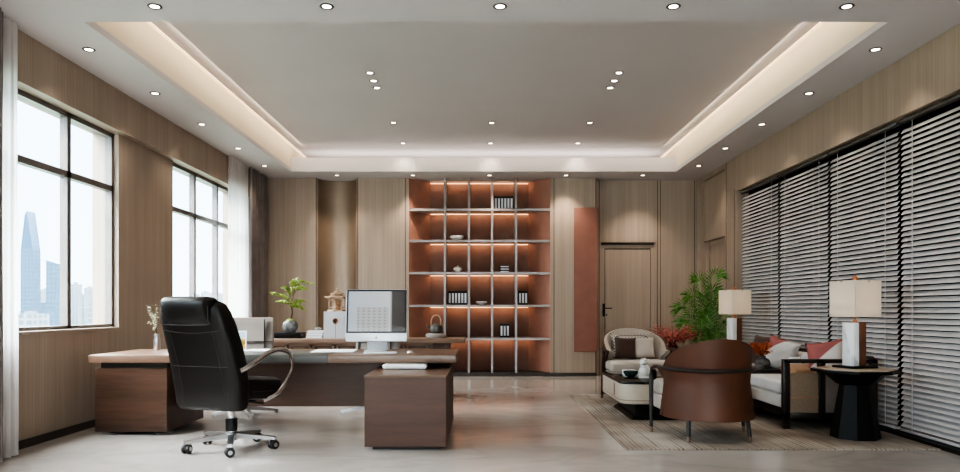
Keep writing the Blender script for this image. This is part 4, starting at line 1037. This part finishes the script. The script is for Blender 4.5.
# cushions on the far armchair
def cushion(name, w_, h_, th, mat, loc, rot, label):
    o = pillow(w_, h_, th).build(name, mat, None, True, ang=80); o.location = loc; o.rotation_euler = rot
    return tag(o, label, 'cushion')
cushion('cushion', 0.56, 0.34, 0.12, 'lattice', (1.98, 9.485, 0.655), (math.radians(-12), 0, 0), 'wide lattice-patterned cushion leaning in the beige armchair')
cushion('cushion', 0.29, 0.29, 0.12, 'cushion_brown', (1.875, 9.345, 0.635), (math.radians(-14), 0.04, 0.05), 'dark brown square cushion on the beige armchair')
cushion('cushion', 0.28, 0.28, 0.12, 'beige_fabric', (2.115, 9.36, 0.63), (math.radians(-14), -0.06, -0.12), 'plain beige square cushion right of the brown one on the armchair')

# ================================================================== COFFEE TABLE
t = thing('coffee_table', 'beige rounded coffee table with a black stone top on the rug', 'coffee table', (1.98, 7.84, RZ))
MB().prism(rrect(1.14, 1.26, 0.14, 8), 0.17, 0.375, 0.012, 3).build('drum', 'beige_leather', t)
MB().prism(rrect(1.145, 1.265, 0.142, 8), 0.205, 0.212).build('band', 'brass', t)
MB().prism(rrect(1.16, 1.28, 0.148, 8), 0.372, 0.398, 0.006).build('tabletop', 'stone_black', t)
MB().prism(rrect(0.80, 0.98, 0.05), 0.03, 0.172).build('pedestal', 'lacquer', t)
MB().prism(rrect(0.90, 1.06, 0.04), 0.0, 0.035, pts_top=rrect(0.84, 1.0, 0.04)).build('plinth', 'lacquer', t)
il = MB()
for k in range(5): il.box(-0.573, -0.569, -0.24, -0.20, 0.225 + k * 0.025, 0.242 + k * 0.025)
il.box(-0.572, -0.569, -0.255, -0.245, 0.225, 0.342); il.build('inlay', plain('inlay_red', (110, 52, 40), 0.5), t, False)
CT = RZ + 0.3985
# ornate white sculpture (seated guardian-like form of piled lobes)
t = thing('sculpture', 'white carved seated-beast sculpture on the coffee table', 'sculpture', (WX(642, 7.7), 7.62, CT))
sb = MB(); sb.box(-0.055, 0.055, -0.04, 0.04, 0, 0.02, 0.004); sb.build('base', 'ceramic_white', t)
rnd = random.Random(2); bm_ = MB()
for (c, r, s) in (((0, 0, 0.07), 0.052, (1, .8, 1.1)), ((0.012, 0, 0.12), 0.042, (1, .8, 1.0)), ((-0.005, -0.01, 0.165), 0.040, (1, .9, 0.9)), ((-0.03, -0.025, 0.15), 0.018, (1, 1, .8)), ((0.045, 0.0, 0.05), 0.03, (1.1, .8, .9)), ((0.06, 0.0, 0.085), 0.018, (.8, .8, 1.5)), ((-0.035, -0.02, 0.06), 0.016, (.8, .8, 2.2)), ((-0.03, 0.02, 0.06), 0.016, (.8, .8, 2.2)), ((-0.042, -0.02, 0.028), 0.016, (1.3, 1, .6)), ((-0.015, -0.02, 0.20), 0.012, (1, 1, 1.2)), ((0.015, 0.01, 0.20), 0.012, (1, 1, 1.2))):
    bm_.sphere(c, r, *s, n=16)
for k in range(22):
    a = rnd.random() * 2 * PI; z = rnd.uniform(0.10, 0.19); bm_.sphere((0.012 + 0.038 * math.cos(a), 0.032 * math.sin(a), z), 0.012, n=8)
bm_.build('figure', 'ceramic_white', t)
# tray set: white book, green bowl, dark cup
o = sheet(WX(625, 7.95), WX(637, 7.95), 7.86, 8.06, 0.12, 'small white book lying behind the green bowl on the coffee table', 'book', 'paper', 0.05, CT, 'book')
o = MB().lathe([(0.03, 0), (0.05, 0.01), (0.075, 0.04), (0.08, 0.065), (0.074, 0.066), (0.05, 0.025), (0.001, 0.015)], n=24).build('bowl', 'jade', None); o.location = (WX(631, 7.7), 7.72, CT); tag(o, 'dark green bowl beside the white sculpture on the coffee table', 'bowl')
t = thing('tea_caddy', 'small black lidded canister right of the sculpture on the coffee table', 'canister', (WX(652.5, 7.75), 7.72, CT))
MB().lathe([(0.03, 0), (0.036, 0.006), (0.036, 0.06), (0.03, 0.066)], n=18).build('body', 'lacquer', t); MB().lathe([(0.03, 0.066), (0.031, 0.078), (0.008, 0.084), (0.008, 0.094), (0.001, 0.096)], n=18).build('lid', 'lacquer', t)

# ================================================================== SOFA
SX0, SX1, SYn, SYf = 2.84, 3.72, 6.76, 9.05
t = thing('sofa', 'light grey three-seat sofa with dark wooden frame along the blinds', 'sofa', ((SX0 + SX1) / 2, (SYn + SYf) / 2, RZ))
z0 = RZ
def armframe(y):
    f = MB(); th = 0.055
    for x in (SX0, SX0 + 0.335, SX1 - 0.055): f.box(x, x + 0.062, y, y + th, z0 if x != SX0 + 0.335 else 0.12, 0.665, 0.005)
    f.box(SX0, SX1, y, y + th, 0.63, 0.667, 0.005); f.box(SX0, SX1, y, y + th, 0.105, 0.165, 0.005)
    return f
n1 = armframe(SYn).build('arm_frame', 'frame_dark', t, True, True)
MB().box(SX0 + 0.06, SX0 + 0.34, SYn + 0.02, SYn + 0.038, 0.165, 0.535).build('woven_panel', 'weave', n1, False, True)
MB().box(SX0 + 0.06, SX0 + 0.34, SYn + 0.012, SYn + 0.046, 0.30, 0.315).build('panel_bar', 'tan_fabric', n1, False, True)
MB().box(SX0 + 0.395, SX1 - 0.055, SYn + 0.02, SYn + 0.038, 0.165, 0.58).build('panel', 'grey_leather', n1, False, True)
armframe(SYf - 0.055).build('arm_frame', 'frame_dark', t, True, True)
fr = MB(); fr.box(SX0 + 0.02, SX0 + 0.07, SYn + 0.05, SYf - 0.05, 0.12, 0.20, 0.005); fr.box(SX1 - 0.05, SX1, SYn + 0.05, SYf - 0.05, 0.62, 0.69, 0.005); fr.box(SX1 - 0.05, SX1, SYn + 0.05, SYf - 0.05, 0.12, 0.2, 0.005); fr.box(SX0 + 0.05, SX1 - 0.04, SYn + 0.05, SYf - 0.05, 0.16, 0.2)
fr.build('frame', 'frame_dark', t, True, True)
MB().box(SX0 + 0.005, SX1 - 0.18, SYn + 0.075, SYf - 0.075, 0.20, 0.325, 0.02, 3).build('seat_base', 'white_fabric', t, True, True)
ln = (SYf - SYn - 0.15) / 2
for k in range(2):
    y = SYn + 0.075 + k * ln
    MB().box(SX0 - 0.005, SX1 - 0.17, y + 0.002, y + ln - 0.002, 0.327, 0.46, 0.035, 4).build('seat_cushion', 'white_fabric', t, True, True)
    MB().box(SX1 - 0.22, SX1 - 0.06, y + 0.004, y + ln - 0.004, 0.33, 0.66, 0.045, 4).build('back_cushion', 'white_fabric', t, True, True)
# loose things on the sofa
cushion('cushion', 0.37, 0.37, 0.15, 'cush_split_1', (3.34, 8.04, 0.635), (math.radians(-14), math.radians(16), math.radians(-50)), 'pale grey cushion with a pink corner on the sofa beside the orange leaves')
cushion('cushion', 0.36, 0.36, 0.14, 'cush_split_2', (3.37, 7.03, 0.655), (math.radians(-15), math.radians(-10), math.radians(-38)), 'pink and cream cushion at the near end of the sofa')
cushion('cushion', 0.28, 0.24, 0.11, 'tan_fabric', (3.07, 6.98, 0.535), (math.radians(-70), 0, math.radians(20)), 'tan cushion lying flat inside the near arm of the sofa')
cushion('cushion', 0.42, 0.36, 0.14, 'cushion_brown', (3.40, 8.62, 0.65), (math.radians(-14), 0, math.radians(-70)), 'dark brown cushion behind the orange leaves on the sofa')
th_ = MB(); rows = []
for i in range(13):
    u = i / 12; rows.append([(3.23 + 0.24 * j / 8 + 0.01 * math.sin(i), 7.32 + 0.36 * u, 0.481 + 0.012 * math.sin(j * 1.4 + i * 0.8) + 0.02) for j in range(9)])
for s in range(3):
    rr = [[(p[0], p[1], p[2] + s * 0.03) for p in r] for r in rows]; th_.loft([r + [(q[0], q[1], q[2] - 0.025) for q in reversed(r)] for r in rr])
tag(th_.build('folded_throw', 'tan_fabric', None), 'folded tan and cream throw on the sofa seat', 'blanket')
o = MB().lathe([(0.05, 0), (0.06, 0.02), (0.06, 0.17), (0.05, 0.19), (0.001, 0.19)], n=24).build('bolster', 'white_fabric', None); o.location = (3.16, 7.25, 0.463); tag(o, 'white upright cylinder bolster on the sofa seat near the arm', 'bolster')
tr = MB(); tr.box(-0.24, 0.24, -0.28, 0.28, 0, 0.016, 0.003); tr.box(-0.24, 0.24, -0.28, -0.265, 0.01, 0.04, 0.002); tr.box(-0.24, 0.24, 0.265, 0.28, 0.01, 0.04, 0.002)
o = tr.build('serving_tray', 'frame_dark', None); o.location = (3.07, 7.84, 0.4615); tag(o, 'dark wooden tray on the sofa seat under the grey jars', 'tray')
def jar(x, y, r, h, label):
    o = MB().lathe([(r * 0.5, 0), (r * 0.7, h * 0.05), (r, h * 0.4), (r * 0.9, h * 0.7), (r * 0.4, h * 0.92), (r * 0.45, h), (r * 0.3, h * 0.98)], n=20).build('jar', 'ceramic_grey', None); o.location = (x, y, 0.478); return tag(o, label, 'jar')
jar(2.98, 7.70, 0.055, 0.085, 'squat dark grey jar in front on the wooden tray')
t = thing('flower_vase', 'round grey vase with a bunch of orange leaves on the sofa tray', 'vase', (3.07, 7.85, 0.478))
MB().lathe([(0.04, 0), (0.06, 0.01), (0.085, 0.06), (0.07, 0.11), (0.03, 0.135), (0.034, 0.15), (0.024, 0.148), (0.02, 0.12)], n=22).build('vase', 'ceramic_grey', t)
def bush(t, cx, cz, rx, rz, n, ln, mat, z0, seed, nb=16):
    rnd = random.Random(seed); st = MB(); lf = MB()
    for k in range(nb):
        d_ = rdir(rnd, -0.35, 0.9); tip = Vector((cx + d_.x * rx, d_.y * rx, cz + d_.z * rz)); pth = smooth_path([(0, 0, z0), (tip.x * 0.4, tip.y * 0.4, z0 + (tip.z - z0) * 0.65), tip], 5); st.tube(pth, 0.0025, 5)
        for i in range(n // nb):
            f = 0.35 + 0.65 * rnd.random(); p = pth[min(len(pth) - 1, int(f * (len(pth) - 1)))] + rdir(rnd, -0.7, 0.7) * rnd.random() * 0.30 * rx
            leaf(lf.bm, p, rdir(rnd, -0.5, 0.8), ln * rnd.uniform(0.7, 1.3), ln * 0.62, 0.3)
    st.build('stems', 'twig', t); lf.build('leaves', mat, t, False)
bush(t, -0.02, 0.24, 0.125, 0.12, 520, 0.035, 'orange_leaf', 0.12, 3)

# ================================================================== SIDE TABLES AND LAMPS
def octa(r, rot=PI / 8): return [(r * math.cos(rot + 2 * PI * k / 8), r * math.sin(rot + 2 * PI * k / 8)) for k in range(8)]
def side_table(label, loc):
    t = thing('side_table', label, 'side table', loc, 0, 'octagonal side tables')
    MB().prism(octa(0.36), 0.575, 0.60, 0.004).build('tabletop', 'lacquer', t, False)
    MB().prism(octa(0.325), 0.60, 0.606).build('stone_inset', 'table_stone', t, False)
    MB().prism(octa(0.15), 0.47, 0.575, pts_top=octa(0.27)).build('collar', 'lacquer', t, False)
    MB().prism(octa(0.205), 0.0, 0.47, pts_top=octa(0.125)).build('pedestal', 'lacquer', t, False)
    return t
st1 = side_table('black octagonal side table with faceted pedestal beside the near sofa arm', (3.29, 6.33, RZ))
dup(st1, (3.31, 9.52, RZ), 0, 'black octagonal side table beyond the far sofa arm')
def table_lamp(label, loc):
    t = thing('table_lamp', label, 'lamp', loc, math.radians(17.7), 'square shade table lamps')
    MB().box(-0.14, 0.14, -0.12, 0.12, 0, 0.018, 0.004).build('base_plate', 'lacquer', t)
    MB().box(-0.0795, -0.02, -0.065, 0.065, 0.018, 0.40, 0.002).build('marble_block', 'lamp_marble', t)
    MB().box(-0.02, 0.06, -0.0645, 0.0645, 0.018, 0.40, 0.002).build('bronze_block', 'bronze', t)
    MB().lathe([(0.018, 0.40), (0.018, 0.42), (0.009, 0.425), (0.009, 0.77), (0.02, 0.775), (0.02, 0.785)], n=14).build('rod', 'copper', t)
    sh = MB(); o_, i_ = 0.145, 0.1425
    def sq(r, z): return [(-r, -r, z), (r, -r, z), (r, r, z), (-r, r, z)]
    sh.loft([sq(o_, 0.45), sq(o_, 0.77), sq(i_, 0.77), sq(i_, 0.45)], loop=True)
    sh.build('lamp_shade', 'shade', t, False)
    tpn = MB(); tpn.box(-0.16, 0.16, -0.004, 0.004, 0.758, 0.764); tpn.box(-0.004, 0.004, -0.16, 0.16, 0.758, 0.764); tpn.build('shade_spider', 'copper', t, False)
    MB().lathe([(0.022, 0.785), (0.028, 0.79), (0.028, 0.80), (0.012, 0.806), (0.014, 0.816), (0.001, 0.822)], n=16).build('finial', 'copper', t)
    return t
l1 = table_lamp('square-shaded table lamp with marble and bronze base on the near side table', (3.325, 6.40, RZ + 0.607))
dup(l1, (3.35, 9.50, RZ + 0.607), math.radians(17.7), 'square-shaded table lamp with marble and bronze base beside the palm')
def bulb(loc, w):
    L = bpy.data.lights.new('lamp_bulb', 'POINT'); L.energy = w; L.color = (1, 0.82, 0.62); L.shadow_soft_size = 0.03
    o = bpy.data.objects.new('lamp_bulb', L); o.location = loc; COL.objects.link(o)
bulb((3.325, 6.40, 1.2 + RZ), 0.7); bulb((3.35, 9.50, 1.2 + RZ), 0.7)

# plant stand with red-leaved arrangement beside the far armchair
o = thing('plant_stand', 'small round dark stand under the red-leaved plant', 'side table', (2.72, 10.04, 0))
MB().lathe([(0.20, 0.48), (0.205, 0.49), (0.20, 0.50)], n=28).build('tabletop', 'lacquer', o); MB().lathe([(0.02, 0.02), (0.018, 0.48)], n=14).build('stem', 'black_metal', o); MB().lathe([(0.14, 0), (0.14, 0.012), (0.03, 0.03)], n=24).build('base', 'black_metal', o)
t = thing('red_plant', 'silver ball vase with wine-red leaves behind the barrel armchairs', 'potted plant', (2.66, 10.0, 0.501))
MB().lathe([(0.04, 0), (0.06, 0.008), (0.095, 0.06), (0.095, 0.10), (0.06, 0.145), (0.05, 0.15), (0.045, 0.14)], n=24).build('vase', 'chrome', t)
bush(t, 0.0, 0.30, 0.36, 0.16, 2100, 0.032, 'red_leaf', 0.13, 9, 42)

# palm
t = thing('potted_palm', 'bushy green parlour palm in a dark pot in the far right corner', 'potted plant', (3.24, 10.36, 0))
MB().lathe([(0.13, 0), (0.14, 0.01), (0.19, 0.40), (0.195, 0.42), (0.175, 0.42), (0.16, 0.36)], n=28).build('pot', 'ceramic_grey', t)
MB().lathe([(0.17, 0.34), (0.165, 0.365), (0.001, 0.37)], n=24).build('soil', 'soil', t)
rnd = random.Random(21)
spec = [(-0.42, 0.02, 1.22, .20), (-0.13, 0.0, 1.58, .04), (0.17, -0.03, 1.64, .02), (0.30, 0.0, 1.30, .14), (-0.30, -0.12, 1.36, .12), (-0.34, 0.1, 1.02, .22), (0.12, -0.22, 1.20, .16), (-0.10, -0.26, 1.10, .2), (0.30, -0.1, 1.02, .2), (0.02, 0.2, 1.36, .1), (-0.22, -0.2, 0.88, .2), (0.24, -0.18, 0.84, .2), (0.02, -0.28, 0.84, .2), (-0.3, 0.0, 0.84, .22), (0.08, -0.1, 1.42, .08)]
for (tx, ty, tz_, dr) in spec:
    fr = MB(); base = Vector((rnd.uniform(-.04, .04), rnd.uniform(-.04, .04), 0.36))
    pth = smooth_path([base, (base.x + tx * 0.22, base.y + ty * 0.25, 0.36 + (tz_ - 0.36) * 0.55), (tx * 0.6, ty * 0.65, 0.36 + (tz_ - 0.36) * 0.93), (tx, ty, tz_ - dr * 0.3)], 10)
    fr.tube(pth, [0.006 - 0.004 * i / (len(pth) - 1) for i in range(len(pth))], 5)
    L_ = len(pth); nrm = Vector((rnd.uniform(-.3, .3), -1, 0.35)).normalized()
    for i in range(10, L_):
        f = (i - 10) / (L_ - 10); tan = (pth[min(i + 1, L_ - 1)] - pth[i - 1]).normalized(); sd = tan.cross(nrm).normalized()
        for s in (-1, 1):
            dd = (sd * s * (1.0 - 0.45 * f) + tan * (0.75 + 0.5 * f)).normalized()
            leaf(fr.bm, pth[i], dd, 0.20 * math.sin(PI * (0.25 + 0.6 * f)) + 0.03, 0.019, 0.22, nrm)
    # keep the blades clear of the wall
    for v in fr.bm.verts: v.co.x = min(v.co.x, 0.44)
    fr.build('frond', 'palm_leaf', t, False)

# ================================================================== CITY OUTSIDE
struct(MB().box(-6000, 400, -300, 7000, -62, -60), 'ground', 'city_green')
def building(px0, px1, pytop, Y, mat, label, dep=None, cat='building', name='city_building', crown=None, zb=-60, group=None):
    x0, x1 = WX(px0, Y), WX(px1, Y); zt = WZ(pytop, Y); dep = dep or (x1 - x0)
    t = thing(name, label, cat, ((x0 + x1) / 2, Y, zb), 0, group)
    w_ = (x1 - x0) / 2; h_ = zt - zb
    if crown == 'spire':
        zs = 0.70 * h_
        sq = lambda r, z, ox=0: [(-r + ox, 0, z), (r + ox, 0, z), (r + ox, dep, z), (-r + ox, dep, z)]
        MB().loft([sq(w_, 0), sq(w_, zs * 0.9), sq(w_ * 0.97, zs)]).build('tower_body', mat, t, False)
        MB().loft([sq(w_ * 0.97, zs), [(-w_ * .35, 0, h_ * .97), (-w_ * .05, 0, h_), (w_ * .1, dep, h_), (-w_ * .35, dep, h_ * .97)]]).build('crown', 'tower_blue', t, False)
    elif crown == 'slant':
        MB().loft([[(-w_, 0, 0), (w_, 0, 0), (w_, dep, 0), (-w_, dep, 0)], [(-w_, 0, h_), (w_, 0, h_ * .95), (w_, dep, h_ * .95), (-w_, dep, h_)]]).build('tower_body', mat, t, False)
    else:
        MB().box(-w_, w_, 0, dep, 0, h_).build('building_block', mat, t, False)
        MB().box(-w_ * .4, w_ * .3, dep * .2, dep * .6, h_, h_ * 1.03 + 1).build('roof_block', 'tower_pale', t, False)
    return t
building(20.5, 33, 211, 1500, 'fac_blue', 'tall blue glass skyscraper with a tapered crown outside the near window', crown='spire', name='skyscraper', cat='skyscraper')
building(46, 59.5, 260, 1250, 'fac_blue', 'shorter blue office tower with slanted roof outside the near window', crown='slant', name='office_tower', cat='skyscraper')
building(94, 98, 245, 2300, 'tower_pale', 'thin pale tower far off at the right of the near window', name='office_tower', cat='skyscraper')
building(70.5, 78, 284, 1700, 'fac_white', 'pale mid-height tower right of the window mullion in the near window', name='office_tower', cat='skyscraper')
building(16, 31, 314, 700, 'fac_white', 'low white block beneath the blue skyscraper', dep=30)
building(87, 98, 312, 800, 'fac_white', 'low white block at the lower right of the near window', dep=40)
building(33, 57, 303, 1600, 'fac_blue', 'wide pale blue block between the two blue towers', dep=40)
rnd = random.Random(4)
placed = []
k = 0
while len(placed) < 34 and k < 4000:
    k += 1
    px = rnd.uniform(18, 112) if len(placed) < 24 else rnd.uniform(172, 230); Y = rnd.uniform(1850, 3400); w_ = rnd.uniform(3, 7)
    x0, x1 = WX(px, Y), WX(px + w_, Y)
    if any(x0 < q[1] + 8 and x1 > q[0] - 8 and abs(Y - q[2]) < 60 for q in placed) or (abs(Y - 2300) < 60 and 85 < px < 105): continue
    placed.append((x0, x1, Y))
    building(px, px + w_, rnd.uniform(286, 311), Y, rnd.choice(['fac_white', 'tower_pale', 'fac_white']), 'pale distant city block on the hazy skyline outside the left windows', dep=40, group='distant skyline blocks')
t = thing('apartment_block', 'white apartment block outside the added window behind the viewer', 'building', (-12, -70, -60))
MB().box(-22, 22, -14, 0, 0, 86).build('building_block', 'fac_near', t, False); MB().box(-6, 6, -10, -3, 86, 90).build('roof_block', 'tower_pale', t, False)

# ================================================================== LIGHT, WORLD, CAMERA
SKY0, SKY_UP, SKY_REAR = 3.3, 32.0, 2.0
wd = bpy.data.worlds.new('sky'); sc.world = wd; wd.use_nodes = True
nt = wd.node_tree; bg = nt.nodes['Background']
tc = N(nt, 'ShaderNodeTexCoord'); sp = N(nt, 'ShaderNodeSeparateXYZ'); nt.links.new(tc.outputs['Generated'], sp.inputs[0])
r = ramp(nt, [(0.0, (0.92, 0.96, 1.0, 1)), (0.2, (0.80, 0.90, 1.0, 1)), (0.45, (1.0, 0.96, 0.925, 1))])
nt.links.new(sp.outputs['Z'], r.inputs['Fac']); nt.links.new(r.outputs['Color'], bg.inputs['Color'])
def mrange(src, a, b, lo, hi):
    m = N(nt, 'ShaderNodeMapRange', interpolation_type='SMOOTHSTEP'); nt.links.new(src, m.inputs['Value'])
    for k, v in (('From Min', a), ('From Max', b), ('To Min', lo), ('To Max', hi)): m.inputs[k].default_value = v
    return m.outputs['Result']
hi_ = mrange(sp.outputs['Z'], 0.22, 0.55, SKY0, SKY_UP)       # overhead brightness added out of view to light the room
bk_ = mrange(sp.outputs['Y'], 0.15, -0.45, 0.0, SKY_REAR)     # extra brightness added behind the viewer as front fill
ad = N(nt, 'ShaderNodeMath', operation='ADD'); nt.links.new(hi_, ad.inputs[0]); nt.links.new(bk_, ad.inputs[1])
nt.links.new(ad.outputs[0], bg.inputs['Strength'])
def strip_lamp(loc, rot, sx, sy, w, col=(1, 0.86, 0.68)):
    L = bpy.data.lights.new('strip_and_fill_lamp', 'AREA'); L.shape = 'RECTANGLE'; L.size = sx; L.size_y = sy; L.energy = w; L.color = col
    o = bpy.data.objects.new('strip_and_fill_lamp', L); o.location = loc; o.rotation_euler = rot; COL.objects.link(o)
for z in [CEIL] + shelf_z: strip_lamp(((sx0 + sx1) / 2, NB - 0.14, z - 0.035), (math.radians(62), 0, 0), ix1 - ix0 - 0.05, 0.02, 1.25, (1, 0.70, 0.47))
cy_ = (TY0 + TY1) / 2
strip_lamp((TX0 + 0.22, cy_, UZ - 0.02), (0, math.radians(50), 0), 0.04, TY1 - TY0, 7)
strip_lamp((TX1 - 0.22, cy_, UZ - 0.02), (0, math.radians(-50), 0), 0.04, TY1 - TY0, 7)
strip_lamp((0.04, TY1 - 0.22, 3.56), (math.radians(70), 0, 0), TX1 - TX0 - 0.3, 0.04, 5)  # added lamp brightening the far tray lip, no fixture there
strip_lamp((0.04, TY1 + 0.6, CEIL + 0.08), (PI, 0, 0), TX1 - TX0 - 0.3, 0.3, 16, (1, 0.95, 0.9))  # added lamp hidden by the lip, brightens the ceiling behind it
def portal(loc, rot, sx, sy):
    L = bpy.data.lights.new('sky_portal', 'AREA'); L.shape = 'RECTANGLE'; L.size = sx; L.size_y = sy; L.cycles.is_portal = True
    o = bpy.data.objects.new('sky_portal', L); o.location = loc; o.rotation_euler = rot; COL.objects.link(o)
for a, b_ in openings: portal((-3.9, (a + b_) / 2, (WZ0 + WZ1) / 2), (0, -PI / 2, 0), WZ1 - WZ0, b_ - a)
portal((0, -2.2, 1.78), (PI / 2, 0, 0), 6.0, 2.35)

cam = bpy.data.cameras.new('camera'); co = bpy.data.objects.new('camera', cam); COL.objects.link(co)
co.location = (0, 0, H); co.rotation_euler = (PI / 2, 0, 0)
cam.sensor_width = 36; cam.lens = 36 * F / 960
cam.shift_x = -(CX - 480) / 960; cam.shift_y = (CY - 236) / 960
cam.clip_start = 0.05; cam.clip_end = 9000
sc.camera = co
sc.view_settings.view_transform = 'AgX'
try: sc.view_settings.look = 'AgX - High Contrast'
except Exception: pass
sc.view_settings.exposure = 0.74
sc.cycles.max_bounces = 16; sc.cycles.diffuse_bounces = 8
